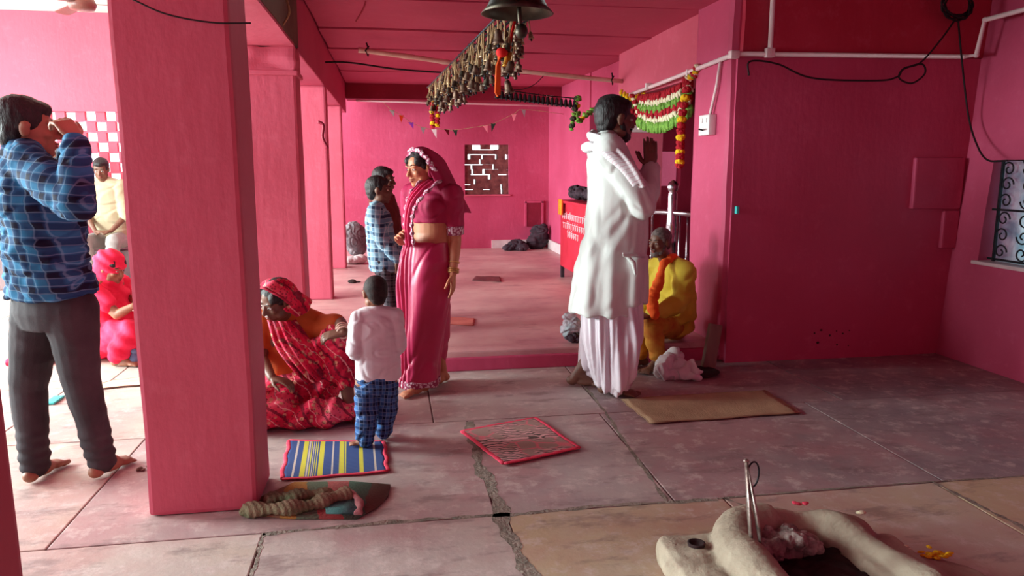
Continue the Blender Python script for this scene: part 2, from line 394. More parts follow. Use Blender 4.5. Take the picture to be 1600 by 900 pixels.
def ribbon(name, pts, w0):
    ps = spline([V((x, y, 0)) for x, y in pts], 70); bm = bmesh.new(); L_ = []; R_ = []
    for i, p in enumerate(ps):
        d = (ps[min(i+1, 69)]-ps[max(i-1, 0)]).normalized(); n = V((-d.y, d.x, 0))
        a = w0*(.5+.35*math.sin(i*.7)*math.sin(i*.31)+random.uniform(-.15, .2)); b_ = w0*(.5+.35*math.sin(i*.5+2)*math.sin(i*.23)+random.uniform(-.15, .2))
        L_.append(bm.verts.new(p+n*a+V((0, 0, .0008)))); R_.append(bm.verts.new(p-n*b_+V((0, 0, .0008))))
        if i: bm.faces.new((L_[-2], R_[-2], R_[-1], L_[-1]))
    me = bpy.data.meshes.new(name); bm.to_mesh(me); bm.free(); return struct(link(name, me, MORT))
ribbon('floor_mortar_1', [(.45, 1.7), (.43, 2.2), (.40, 2.7), (.38, 3.3), (.39, 3.8)], .05)
ribbon('floor_mortar_2', [(-.5, 2.69), (0, 2.71), (.4, 2.70), (.9, 2.71), (1.3, 2.69)], .022)
ribbon('floor_mortar_3', [(1.09, 2.72), (1.12, 3.3), (1.16, 3.9), (1.17, 4.3)], .016)
ribbon('floor_mortar_4', [(1.33, 2.7), (1.5, 2.45), (1.62, 2.25)], .014)
ribbon('floor_mortar_5', [(2.3, 2.7), (2.34, 2.3), (2.4, 1.9)], .02)
ribbon('floor_mortar_6', [(-.5, 2.7), (-.49, 2.45), (-.5, 2.1)], .012)
ribbon('floor_mortar_7', [(1.3, 2.7), (2.0, 2.71), (3.0, 2.69), (3.9, 2.7)], .012)
# raised hall floor with its step
F2 = floor2_mat()
struct(B().box((-.98, 4.83, -.1), (6.2, 11.3, .13), .012).obj('floor_raised', F2, smooth=False))
struct(B().box((-.54, 4.80, 0), (2.24, 4.86, .09), .008).obj('trim_1', PINKW, smooth=False))

def jit(o, amp=.006, k=4, seed=1, sub=.12):
    """uneven hand plaster: subdivide a wall and push it about"""
    bm = bmesh.new(); bm.from_mesh(o.data)
    for ax in range(3):
        for _ in range(1):
            lo = min(v.co[ax] for v in bm.verts); hi = max(v.co[ax] for v in bm.verts); n = int((hi-lo)/sub)
            for i in range(1, n):
                c = V((0, 0, 0)); c[ax] = lo+(hi-lo)*i/n; no = V((0, 0, 0)); no[ax] = 1
                bmesh.ops.bisect_plane(bm, geom=bm.verts[:]+bm.edges[:]+bm.faces[:], plane_co=c, plane_no=no)
    p = np.array([v.co[:] for v in bm.verts]); d = np.stack([sn(p, (k, k, k), seed+i) for i in range(3)], 1)*amp
    for v, q in zip(bm.verts, d): v.co += V(q)
    bm.to_mesh(o.data); bm.free(); return o
def wallbox(name, a, b, mat, bev=.0, amp=.006, k=4, seed=1, sub=.12):
    o = B().box(a, b, bev).obj(name, mat, smooth=False); jit(o, amp, k, seed, sub); return struct(o)
XR = -.55
PIL = [(.72, 1.12), (2.9, 3.22), (4.82, 5.08), (7.0, 7.2), (9.2, 9.4)]
for i, (y0, y1) in enumerate(PIL):
    z0 = .13 if i > 2 else 0
    z1 = 2.075 if i > 1 else 2.6
    wallbox('pillar', (-.96, y0, z0), (XR, y1, z1), PINK, .018, .006, 5, i*3+1, .1)
    if i == 2:   # rough broken plaster below its beam
        o = B().box((-.97, y0-.012, 1.93), (XR+.008, y1, 2.075), .012).obj('trim_2', PINK, smooth=False)
        jit(o, .013, 34, 4, .02); struct(o)
        struct(B().box((-.98, y0-.02, 1.905), (XR+.015, y1+.01, 1.935), .008).obj('trim_3', PINK, smooth=False))
# beam over the pillars: sooty bare stone on the near stretch, painted beyond
struct(B().box((-.98, .5, 2.3), (XR+.01, 2.9, 3.1)).obj('beam_1', PINKB, smooth=False))
wallbox('beam_2', (-.98, 2.9, 2.075), (XR, 4.83, 2.092), PINK, 0, .002)
wallbox('beam_3', (-.98, 2.9, 2.0925), (XR+.006, 5.0, 3.1), OLIVE, 0, .004)
wallbox('beam_4', (-.98, 5.0, 2.075), (XR, 10.4, 3.1), PINKB, .01, .006)
# ceilings: pale one over the side court, stone slabs over the hall
struct(B().box((-6.2, -3, 3.1), (4.3, 4.9, 3.25)).obj('ceiling_near', MAROON, smooth=False))
struct(B().box((-4.9, 4.9, 3.12), (-.98, 9.8, 3.25)).obj('ceiling_court', CREAM, smooth=False))
for i, (y0, y1) in enumerate(((4.72, 5.3), (5.3, 6.45), (6.45, 7.45), (7.45, 8.25), (8.25, 9.1), (9.1, 10.1), (10.1, 11.3))):
    dz = random.uniform(-.012, .012)
    wallbox('ceiling', (-.54, y0+.012, ZC+dz), (2.75, y1-.012, ZC+.12+dz), PINKB, .01, .008, 4, i+5, .15)
struct(B().box((-.6, 4.7, ZC+.1), (6.0, 11.4, ZC+.2)).obj('ceiling_backing', SOOT, smooth=False))
wallbox('beam_5', (XR, 10.35, 2.26), (2.4, 10.7, 2.6), MAROON, .01, .006)  # shade under the ceiling is put into this dark maroon colour
# rear wall with lattice window and a niche
def hole_wall(name, x0, x1, z0, z1, y0, y1, holes, mat, amp=.006):
    xs = sorted({x0, x1, *[h[0] for h in holes], *[h[1] for h in holes]}); zs = sorted({z0, z1, *[h[2] for h in holes], *[h[3] for h in holes]})
    bm = bmesh.new(); vv = {}
    def vert(x, y, z):
        k = (round(x, 4), round(y, 4), round(z, 4))
        if k not in vv: vv[k] = bm.verts.new(k)
        return vv[k]
    def isopen(i, j):
        if not (0 <= i < len(xs)-1 and 0 <= j < len(zs)-1): return True
        cx, cz = (xs[i]+xs[i+1])/2, (zs[j]+zs[j+1])/2
        return any(h[0] < cx < h[1] and h[2] < cz < h[3] for h in holes)
    for i in range(len(xs)-1):
        for j in range(len(zs)-1):
            if isopen(i, j): continue
            a, b, c, d = xs[i], xs[i+1], zs[j], zs[j+1]
            bm.faces.new([vert(a, y0, c), vert(b, y0, c), vert(b, y0, d), vert(a, y0, d)])
            bm.faces.new([vert(a, y1, c), vert(a, y1, d), vert(b, y1, d), vert(b, y1, c)])
            if isopen(i-1, j): bm.faces.new([vert(a, y0, c), vert(a, y0, d), vert(a, y1, d), vert(a, y1, c)])
            if isopen(i+1, j): bm.faces.new([vert(b, y0, c), vert(b, y1, c), vert(b, y1, d), vert(b, y0, d)])
            if isopen(i, j-1): bm.faces.new([vert(a, y0, c), vert(a, y1, c), vert(b, y1, c), vert(b, y0, c)])
            if isopen(i, j+1): bm.faces.new([vert(a, y0, d), vert(b, y0, d), vert(b, y1, d), vert(a, y1, d)])
    bmesh.ops.recalc_face_normals(bm, faces=bm.faces)
    me = bpy.data.meshes.new(name); bm.to_mesh(me); bm.free(); o = link(name, me, mat)
    if amp: jit(o, amp, 5, 3, .15)
    return struct(o)
hole_wall('wall_back', -2.6, 6.2, -.1, 3.1, 11.2, 11.45, [(1.12, 1.79, .95, 1.69)], PINKW)
# niche in the rear wall low down by the corner (shallow recess framed by paler plaster)
fr = B().box((2.03, 11.155, .46), (2.06, 11.21, .84)).box((2.29, 11.155, .46), (2.32, 11.21, .84)).box((2.03, 11.155, .82), (2.32, 11.21, .85))
struct(fr.obj('trim_4', PINKW, smooth=False)); struct(B().box((2.06, 11.17, .46), (2.29, 11.21, .82)).obj('wall_niche', MAROON, smooth=False))
wn = struct(bpy.data.objects.new('window_1', None)); COL.objects.link(wn); wn.location = (1.12, 11.3, .95)
b = B((1.12, 11.3, .95)); zz = .95; r = 0; random.seed(11)
while zz < 1.63:
    x = 1.12-(.05 if r % 2 else 0)
    while x < 1.79:
        wd = random.uniform(.10, .19); gap = random.choice((.0, .035, .05, .0, .0)) if zz < 1.53 else random.choice((.0, .14))
        a0, a1 = max(x, 1.12), min(x+wd, 1.79)
        if a1-a0 > .02: b.box((a0, 11.24, zz), (a1, 11.4, zz+random.choice((.074, .0752, .0752, .064))), .001)
        x += wd+gap
    zz += .075; r += 1
b.obj('brick_lattice', mottled('dark_lattice_brick', srgb(96, 50, 52), srgb(140, 84, 80), 14, .85, .5), wn, smooth=False)  # darker brick tone over the whole lattice
b = B((1.12, 11.3, .95)).box((1.10, 11.16, .925), (1.81, 11.3, .948), .004)
b.obj('sill', PINK, wn, smooth=False)
# skirting tiles
for i in range(3): pass
struct(B().box((1.52, 11.165, .13), (2.3, 11.2, .255), .003).obj('baseboard_back', TILE, smooth=False))
b = B()
for i in range(6): b.box((2.365, 9.9+i*.2, .13), (2.395, 10.095+i*.2, .27), .003)
struct(b.obj('baseboard_right', TILE, smooth=False))
# right side of hall: wall, shrine opening, lintel, jamb
wallbox('wall_right', (2.4, 8.85, .1), (2.7, 11.2, 2.6), PINKW, .01)
wallbox('wall_jamb', (2.24, 4.74, 0), (2.75, 5.35, 2.6), PINKW, .05, .01, 6, 8, .08)
wallbox('wall_lintel', (2.3, 5.3, 2.02), (2.6, 7.4, 2.6), PINK, .01)
wallbox('wall_lintel_far', (2.42, 7.4, 1.98), (2.7, 8.9, 2.6), PINKW, .01)
# shrine room behind the opening
wallbox('wall_shrine_back', (4.3, 4.95, .1), (4.45, 9.3, 2.6), MAROON, 0)
hole_wall('wall_shrine_far', 2.6, 4.4, .1, 2.6, 8.95, 9.1, [(3.36, 3.62, 1.12, 1.55)], MAROON, 0)  # opening added so bright sky reads as a white panel
struct(B().box((2.5, 7.7, .1), (2.9, 7.8, 1.72)).obj('wall_shrine_panel', PINK, smooth=False))
struct(B().box((2.45, 7.66, 1.72), (2.92, 7.8, 1.79), .006).obj('trim_5', TILE, smooth=False))
# front wall right of the opening, red band above a ledge, right wall with window
wallbox('wall_front', (2.28, 4.72, 0), (4.2, 4.98, 2.09), PINKW, .0, .009, 5, 21, .1)
wallbox('wall_front_band', (2.30, 4.70, 2.09), (4.2, 4.98, 3.1), MAROONT, .0, .014, 8, 23, .07)
o = B().box((3.62, 4.69, 1.06), (4.0, 4.75, 1.42), .012).obj('trim_6', PINKW, smooth=False); struct(jit(o, .006, 9, 2, .06))
o = B().box((3.88, 4.69, .78), (4.0, 4.75, 1.05), .012).obj('trim_7', PINKW, smooth=False); struct(jit(o, .006, 9, 2, .06))
b = B()
for x, z in ((2.95, .19), (3.0, .21), (3.07, .17), (3.12, .2), (3.17, .18), (3.22, .2), (3.13, .1), (3.22, .09), (2.98, .12)):
    b.ball((x, 4.714, z), (random.uniform(.005, .013), .006, random.uniform(.004, .009)), seg=8)
struct(b.obj('wall_pits', SOOT))
b = B((0, 0, 0))
def right_wall():
    X = 3.94
    o = hole_wall('wall_right_near', -4.98, 3.2, -.1, 3.1, 0, .34, [(-4.47, -2.9, .72, 1.40)], PINKW, .005)
    # rotate: wall x-> -Y , y -> X
    o.rotation_euler = (0, 0, -PI/2); o.location = (X, 0, 0)
    for v in o.data.vertices: v.co.y += .065*v.co.z
right_wall()
wn = struct(bpy.data.objects.new('window_2', None)); COL.objects.link(wn); wn.location = (4.06, 3.6, .72)
g = B((4.06, 3.6, .72)); XG = 4.06
for y in (2.92, 3.25, 3.6, 3.95, 4.42): g.box((XG-.008, y-.008, .72), (XG+.008, y+.008, 1.42))
for z in (.735, 1.07, 1.4): g.box((XG-.006, 2.9, z-.007), (XG+.006, 4.47, z+.007))
g.obj('iron_bars', IRON, wn, smooth=False)
g = B((4.06, 3.6, .72))
def scroll(cy, cz, r, s, fl):
    pts = []
    for i in range(26):
        t = i/25*PI*2.4; rr = r*(1-.75*i/25); pts.append((XG, cy+s*rr*math.cos(t), cz+fl*rr*math.sin(t)))
    g.tube(pts, .0055, 6)
for cy in (2.99, 3.165, 3.33, 3.51, 3.68, 3.86, 4.03, 4.2, 4.37):
    for k, cz in enumerate((.79, .9, 1.01, 1.13, 1.24, 1.34)):
        scroll(cy, cz, .052, 1 if k % 2 else -1, 1 if int(cy*10) % 2 else -1)
for k in range(4): g.tube([(XG, 3.02+k*.34, .74), (XG, 3.08+k*.34, 1.08), (XG, 3.24+k*.34, 1.4)], .006, 6)
g.obj('scrollwork', IRON, wn)
def glassy():
    k = NT('pale_blue_frosted_glass', .35, .5)
    k.b.inputs['Transmission Weight'].default_value = .75
    k.color(k.ramp(k.noise(9, 5), (.35, srgb(120, 168, 182)), (.65, srgb(196, 226, 230)))); k.bump(k.noise(20, 4), .6, .01); return k.m
gl = B((4.06, 3.6, .72)).box((4.092, 2.9, .72), (4.098, 4.47, 1.40)).obj('pane', glassy(), wn, smooth=False)
B((4.06, 3.6, .72)).box((3.955, 2.86, .695), (4.2, 4.5, .72), .006).obj('sill', TILE, wn, smooth=False)
wallbox('wall_behind_light_block', (-6.2, -3.2, 0), (4.3, -3.0, 3.1), PINKW, 0)  # unseen, full height to keep light from behind off the hall
wallbox('wall_left_light_block', (-6.2, -3.0, 0), (-6.0, .6, 3.1), PINKW, 0)  # unseen, added to block side light near the camera
# left court wall: painted wall over a brick lattice, with ledge
LY = 9.6
struct(B().box((-4.9, LY, 2.0), (-2.9, LY+.22, 3.12), .004).obj('wall_left', PINKC, smooth=False))
struct(B().box((-4.9, LY, 0), (-2.9, LY+.22, .8), .004).obj('wall_left_low', PINKC, smooth=False))
struct(B().box((-4.9, LY, .8), (-3.95, LY+.22, 2.0), .004).obj('wall_left_pier', PINKC, smooth=False))
struct(B().box((-3.0, LY, .8), (-2.9, LY+.22, 2.0), .004).obj('wall_left_post', PINKC, smooth=False))
b = B(); zz = .8; r = 0
while zz < 2.0-.01:
    b.box((-3.95, LY+.03, zz), (-3.0, LY+.09, zz+.022))
    x = -3.95+(.0 if r % 2 else .11)-.12
    while x < -3.0:
        a0, a1 = max(x, -3.95), min(x+.105, -3.0)
        if a1 > a0+.01: b.box((a0, LY+.03, zz+.02), (a1, LY+.09, zz+.12), .003)
        x += .22
    zz += .12; r += 1
struct(b.obj('wall_left_lattice', PINKC, smooth=False))
struct(B().box((-4.9, 8.95, 0), (-2.9, LY, .42), .012).obj('trim_8', mottled('ledge_stone_with_shade', srgb(110, 92, 98), srgb(140, 120, 122), 5, .8), smooth=False))  # grey shadow on the ledge front is put into its colour

# ------------------------------------------------------------------ conduits, cables, switch
def cable(name, pts, r, mat, label, cat, n=40, group=None, seg=8):
    pts = spline(pts, n); org = pts[0]
    o = B(org).tube(pts, r, seg).obj(name, mat, loc=org); return tag(o, label, cat, group)
XW = 4.68
t = empty('electrical_conduit', (2.28, XW, 2.09), 'white plastic conduit pipe running along the front wall and round both corners', 'conduit')
b = B((2.28, XW, 2.09))
def pipe(b, pts, r=.016): b.tube(pts, r, 10); [b.ball(p, r*1.15, seg=10) for p in pts[1:-1]]
pipe(b, [(2.26, 7.3, 2.02), (2.225, 5.9, 2.04), (2.215, 4.70, 2.07), (2.26, XW, 2.08), (3.9, XW, 2.10), (3.93, 4.6, 2.10), (3.935, 4.56, 2.32), (3.94, 3.6, 2.33)])
b.obj('pipe', PVC, t)
b = B((2.28, XW, 2.09)); pipe(b, [(2.47, 4.665, 2.08), (2.47, 4.665, 3.0)]); b.obj('pipe', PVC, t)
B((2.28, XW, 2.09)).box((2.44, 4.65, 2.06), (2.5, 4.69, 2.12), .006).obj('junction', PVC, t); B((2.28, XW, 2.09)).box((2.2, 4.66, 2.05), (2.26, 4.71, 2.1), .006).obj('junction', PVC, t)
b = B((2.28, XW, 2.09)); pipe(b, [(2.22, 4.86, 2.06), (2.218, 4.9, 1.9), (2.215, 4.98, 1.72)], .011); b.obj('drop_pipe', PVC, t)
for i, y in enumerate((5.4, 6.3)):
    B((2.28, XW, 2.09)).box((2.2, y-.012, 2.02), (2.26, y+.012, 2.07), .003).obj('clip', PLATE, t)
t = empty('switch_board', (2.2, 5.0, 1.6), 'white square switch box on the pink wall corner below the conduit', 'switch')
B((2.2, 5.0, 1.6)).box((2.185, 4.93, 1.575), (2.24, 5.10, 1.715), .006).obj('box', PLATE, t)
B((2.2, 5.0, 1.6)).box((2.178, 4.96, 1.66), (2.19, 4.985, 1.69), .002).obj('switch', PLATE, t)
B((2.2, 5.0, 1.6)).box((2.178, 5.03, 1.66), (2.19, 5.055, 1.69), .002).obj('switch', PLATE, t)
B((2.2, 5.0, 1.6)).tube([(2.18, 5.02, 1.61), (2.15, 5.0, 1.615), (2.13, 4.96, 1.612)], .006, 8).obj('plug_wire', BLACKC, t)
q = lambda x, y, Y=4.64: P(x, y, Y)
cable('hanging_cable', [q(1170, 118), q(1172, 96), q(1215, 100), q(1270, 122), q(1370, 126), q(1402, 120), q(1412, 108), q(1440, 100), q(1445, 115), q(1425, 130), q(1405, 122), q(1412, 107), q(1438, 98), q(1470, 62), q(1493, 30)], .006, BLACKC, 'thick black cable sagging below the conduit with a loop, on the front wall', 'cable', 110)
cable('window_cable', [q(1497, 30), q(1503, 95), q(1513, 180), q(1526, 225, 4.5), q(1543, 250, 4.3), q(1575, 251, 4.15)], .006, BLACKC, 'black cable falling beside the wall corner to the grilled window', 'cable', 50)
cl = []
for i in range(60):
    a = i*.62; cl.append(q(1496+(22+4*math.sin(i*1.7))*math.cos(a), 8+(20+5*math.cos(i*1.1))*math.sin(a), 4.62-.0008*i))
cable('cable_coil', cl, .006, BLACKC, 'tangled coil of black cable high on the front wall', 'cable', 200)
cable('thin_wire', [P(205, -2, 2.86), P(260, 22, 2.86), P(330, 35, 2.86), P(392, 36, 2.86)], .003, BLACKC, 'thin dark wire across the top of the nearest pink pillar', 'wire')
cable('twisted_rope', [P(447, -4, 4.3), P(452, 20, 4.3), P(440, 42, 4.3)], .006, ROPE, 'pale twisted rope hanging from the sooty beam', 'rope', 20)
cable('ceiling_rope', [P(571, -12, 5.4), P(570, 8, 5.4), P(556, 34, 5.4)], .006, mottled('pink_stained_rope', srgb(190, 90, 110), srgb(210, 120, 130), 30), 'short pink stained rope hanging from the ceiling slabs', 'rope', 20)
t = empty('bamboo_pole', P(560, 79, 6.8), 'pale bamboo pole slung across the hall below the ceiling', 'pole')
pp = spline([P(560, 78, 6.8), P(650, 90, 6.9), P(720, 100, 7.0), P(850, 115, 7.1), P(972, 127, 7.25)], 30)
B(t.location).tube(pp, [.021+.004*(i % 6 == 0) for i in range(30)], 10).obj('pole', BAMBOO, t)
for k in (1, 16, 28): B(t.location).tube([pp[k]+V((.02, 0, .04)), pp[k]+V((-.01, -.03, 0)), pp[k]+V((.01, 0, -.04)), pp[k]+V((.02, .03, .01)), pp[k]+V((0, 0, .07))], .007, 6).obj('lashing', BLACKC, t)
cable('sagging_rope', [V((-.545, 7.1, P(548, 98, 7.1).z)), P(548, 98, 7.1), P(620, 108, 7.1), P(700, 114, 7.1)], .008, BLACKC, 'dark rope strung below the bamboo pole on the left', 'rope')
cable('looped_string', [P(790, 140, 6.9), P(815, 140, 6.9), P(835, 132, 6.9), P(850, 118, 7.2)], .004, BLACKC, 'thin dark string looping from the bell row up to the pole', 'string')
struct(B().tube([P(556, 157, 10.3), P(700, 161, 10.3), P(880, 166, 10.3)], .014, 8).obj('trim_9', PVC))

# ------------------------------------------------------------------ bells and garlands
def bell_prof(r, h, th):
    out = [(.12*r, h), (.35*r, h*.97), (.52*r, h*.85), (.6*r, h*.6), (.68*r, h*.35), (.82*r, h*.14), (r, 0)]
    return out+[(r-th, 0), (.8*r-th, h*.16), (.66*r-th, h*.36), (.56*r-th, h*.6), (.46*r-th, h*.82), (.01, h*.9)]
c = P(808, 22, 3.5)
t = empty('temple_bell', c, 'large dark metal bell hanging at the top, before the row of small bells', 'bell')
B(c).lathe(c, bell_prof(.168, .24, .008), 40, False).obj('bell_body', BRASSD, t)
B(c).tube([c+V((0, 0, .24)), c+V((0, 0, .6))], .012).ball(c+V((0, 0, .26)), .03).obj('hanger', IRON, t)
B(c).tube([c+V((.0, 0, .2)), c+V((.012, 0, -.02)), c+V((.018, 0, -.06))], .010).ball(c+V((.02, 0, -.075)), (.03, .03, .034)).obj('clapper', BRASSD, t)
# the rail with the row of small bells
A0 = V((.62, 3.72, 2.075)); A1 = V((.46, 7.25, 2.10))
t = empty('bell_rail', A0, 'thin iron rails carrying the crowded row of small bells', 'rail')
for sx in (-.08, -.04, 0, .04, .08): B(A0).tube([A0+V((sx, 0, 0)), A1+V((sx, 0, 0))], .007, 8).obj('bar', IRON, t)
for k in range(9): q_ = A0.lerp(A1, k/8); B(A0).tube([q_-V((.09, 0, 0)), q_+V((.09, 0, 0))], .006, 6).obj('cross_tie', IRON, t)
protos = []
def small_bell(mat, L, r):
    o = bpy.data.objects.new('hanging_bell', None); COL.objects.link(o)
    B().tube([(0, 0, 0), (.004, 0, -L*.5), (0, 0, -L)], .004, 6).obj('cord', ROPE, o)
    B().lathe((0, 0, -L-r*2.0), bell_prof(r, r*2.0, .003), 12, False).obj('bell_body', mat, o)
    B().tube([(0, 0, -L-r*1.2), (0, 0, -L-r*2.3)], .003, 6).ball((0, 0, -L-r*2.4), r*.28, seg=8).obj('clapper', IRON, o)
    return o
def copy_tree(o):
    c = o.copy(); COL.objects.link(c)
    for ch in list(o.children):
        d = ch.copy(); COL.objects.link(d); d.parent = c
    return c
for mat, L, r in ((BRASSR, .04, .026), (BRASS, .11, .025), (BRASSR, .17, .027), (BRASS, .07, .021), (BRASSD, .14, .023)):
    protos.append([small_bell(mat, L, r), False])
random.seed(5); NB = 230
for i in range(NB):
    k = (i*2+i//5) % 5; o, used = protos[k]
    if used: o = copy_tree(o)
    else: protos[k][1] = True
    f = i/(NB-1); p = A0.lerp(A1, f**1.15); side = (-.08, .04, 0, -.04, .08)[(i+i//5) % 5]
    o.location = (p.x+side, p.y, p.z-.005); o.rotation_euler = (random.uniform(-.22, .22), random.uniform(-.22, .22), random.uniform(0, 6)); sc2 = random.uniform(.75, 1.25); o.scale = (sc2, sc2, sc2*random.uniform(.8, 1.15))
    nm = ('brown rusted short corded', 'old brass', 'rusty long corded', 'little brass', 'dark bronze')[k]
    zone = ('at the near end of the ceiling bell row', 'in the near half of the ceiling bell row', 'in the middle of the ceiling bell row', 'in the far half of the ceiling bell row', 'at the far end of the ceiling bell row')[min(4, int(f*5))]
    tag(o, nm+' bell '+zone, 'bell', ['rusted bells on short cords ', 'brass bells on mid cords ', 'rusted bells on long cords ', 'little brass bells ', 'bronze bells '][k]+zone)
# yellow brass bell and red tassel at the near end, under the big bell
c = P(795, 104, 3.75)
t = empty('brass_bell', c, 'golden bell with red cloth at the near end of the bell row', 'bell')
B(c).lathe(c, bell_prof(.036, .075, .003), 20, False).obj('bell_body', mottled('golden_brass', srgb(176, 120, 40), srgb(206, 150, 60), 30, .35, .2, metal=.6), t)
B(c).tube([c+V((0, 0, .07)), c+V((.01, 0, .14)), c+V((.035, 0, .24))], .008).obj('cord', RED, t)
c = P(778, 100, 3.72)
t = empty('red_cloth_tassel', c, 'bright red cloth tassel with pale edge hanging beside the golden bell', 'tassel')
b = B(c)
for i in range(5): b.tube([c+V((.02-.004*i, .004*i, .05)), c+V((-.006+.004*i, .002*i, -.01)), c+V((-.012+.005*i, 0, -.14-.008*(i % 3)))], .006, 6)
b.obj('strips', ORANGE, t)
B(c).ball(c+V((.02, 0, .055)), (.03, .026, .024)).obj('knot', RED, t)
b = B(); c = P(808, 60, 3.66)
t = empty('ghungroo_chain', c, 'dark chain of beads hanging from the big bell clapper', 'chain')
b = B(c)
for i in range(15): b.ball(c+V((.012*math.sin(i*1.3), .01*math.cos(i), .06-.0175*i)), .014 if i % 2 else .010, seg=8)
b.obj('beads', BRASSR, t)
# row of black bells on a string across the hall
S0 = P(775, 138, 6.9); S1 = P(903, 154, 6.9)
cable('black_bell_string', [S0, (S0+S1)/2+V((0, 0, -.01)), S1], .005, BLACKC, 'dark cord carrying the row of little black bells across the hall', 'cord')
pb = bpy.data.objects.new('black_bell', None); COL.objects.link(pb)
B().lathe((0, 0, -.085), bell_prof(.028, .065, .003), 12, False).obj('bell_body', BLACKC, pb)
B().tube([(0, 0, 0), (0, 0, -.02)], .004, 6).ball((0, 0, -.088), .009, seg=8).obj('clapper', BLACKC, pb)
for i in range(18):
    o = pb if i == 0 else copy_tree(pb)
    o.location = S0.lerp(S1, (i+.3)/18); zn = ('left', 'middle', 'right')[i//6]; tag(o, f'little black bell in the {zn} third of the cord across the hall', 'bell', f'little black bells, {zn} third of the cord')
# garlands
def garland(name, label, pts, items, cat='garland', loc=None, n=24):
    """items: material cycle; flowers along a spline, one part each"""
    ps = spline(pts, n); t = empty(name, ps[0], label, cat)
    B(ps[0]).tube(ps, .004, 6).obj('string', ROPE, t)
    for i, p in enumerate(ps):
        m, r = items[i % len(items)]
        b = B(ps[0])
        b.ball(p, (r, r, r*.8), seg=10)
        for k in range(7):
            a = k*.9+i; b.ball(p+V((math.cos(a)*r*.6, math.sin(a)*r*.6, random.uniform(-.4, .4)*r)), r*.5, seg=8)
        b.obj('flower', m, t)
    return t
random.seed(3)
YR = [(YFLOW, .036), (RFLOW, .034), (RFLOW, .034)]
garland('marigold_garland', 'yellow and red marigold garland hanging straight down beside the switch box', [P(1078, 115, 5.45), P(1066, 180, 5.45), P(1063, 228, 5.45), P(1062, 258, 5.45)], YR, n=17)
def toran(name, label, a, b, drop, cols, nst=26, sag=.04, leaf=.07):
    """garland band of flower rows with hanging tips"""
    a, b = V(a), V(b); t = empty(name, a, label, 'garland')
    nr = len(cols)
    for j, (m, rr) in enumerate(cols):
        bb = B(a)
        for i in range(nst):
            f = i/(nst-1); p = a.lerp(b, f)+V((0, 0, -sag*math.sin(PI*f)*(1+j*.35)-j*drop/nr))
            bb.tube([p+V((0, 0, .012)), p+V((random.uniform(-.012, .012), random.uniform(-.012, .012), -rr*.5)), p+V((random.uniform(-.016, .016), random.uniform(-.02, .02), -rr*1.5))], [rr*.35, rr*.5, rr*.22], 6)
        bb.obj('flower_row', m, t)
    return t
g0 = P(978, 148, 6.7); g1 = P(1084, 112, 5.4)
toran('flower_toran', 'scalloped red, green and white flower garland across the shrine opening', P(1000, 150, 6.55), P(1080, 124, 5.45), .24, [(RFLOW, .04), (WFLOW, .034), (GFLOW, .04), (RFLOW, .038), (WFLOW, .034), (GFLOW, .052)], 26, .03)
toran('yellow_flower_swag', 'short yellow and green swag beside the tall mans head', P(972, 142, 6.75), P(1008, 143, 6.6), .13, [(YFLOW, .034), (GFLOW, .03), (RFLOW, .03)], 9, .05)
garland('red_flower_string', 'red and white flower strand hanging beyond the standing mans head', [P(988, 150, 6.6), P(996, 172, 6.6), P(1000, 200, 6.6)], [(RFLOW, .026), (WFLOW, .022)], n=10)
garland('corner_flower_bunch', 'bunch of red and cream flowers where the garland meets the conduit', [P(1072, 125, 5.35), P(1085, 116, 5.3), P(1090, 104, 5.25)], [(RFLOW, .03), (WFLOW, .026), (YFLOW, .026), (GFLOW, .026)], n=10)
garland('leafy_garland', 'yellow green leaf garland hanging left of the tall mans head', [S1, P(903, 188, 7.0), P(918, 178, 7.1), P(940, 165, 7.15), V((2.31, 7.2, 2.03))], [(GFLOW, .034), (YFLOW, .026), (GFLOW, .034), (GFLOW, .03)], n=14)
garland('dark_leaf_tassel', 'dark green leaf tassel at the right end of the black bells', [S1+V((-.01, 0, 0)), P(896, 182, 6.9), P(893, 202, 6.9)], [(mottled('dry_dark_leaf', srgb(40, 44, 34), srgb(70, 60, 44), 30), .03), (GFLOW, .02)], n=8)
garland('twin_marigold_strand', 'red and yellow strand hanging at the far end of the bell row', [P(674, 150, 7.2), P(675, 175, 7.2), P(676, 198, 7.2)], [(RFLOW, .024), (YFLOW, .024), (RFLOW, .024)], n=9)
garland('twin_marigold_strand', 'red and yellow strand at the far bell row end, the right one of two', [P(684, 150, 7.2), P(684, 175, 7.2), P(683, 196, 7.2)], [(RFLOW, .024), (RFLOW, .024), (YFLOW, .024)], n=9)
# pennants near the rear wall
pcols = [('purple', srgb(160, 60, 190)), ('silver', srgb(190, 190, 190)), ('pink', srgb(244, 150, 170)), ('green', srgb(60, 90, 76)), ('orange', srgb(226, 110, 60)), ('white', srgb(240, 230, 230)), ('pale pink', srgb(240, 180, 190)), ('dark red', srgb(120, 20, 40))]
sp = [(612, 178, 'silver'), (627, 186, 'orange'), (642, 197, 'purple'), (661, 205, 'silver'), (678, 208, 'white'), (698, 208, 'dark red'), (711, 209, 'green'), (758, 202, 'pink'), (771, 199, 'green'), (803, 184, 'pink'), (818, 177, 'silver'), (858, 143, 'pale pink')]
cable('pennant_string', [V((-.1, 10.37, 2.265))]+[P(x, y-6, 10.2) for x, y, c in sp[:-1]]+[V((2.4, 10.2, 2.08))], .003, ROPE, 'thin string of small pennants before the rear wall', 'string', n=49)
pm = {n: mottled('paper_'+n.replace(' ', '_'), c, c, 5, .6, 0) for n, c in pcols}
seen = {}
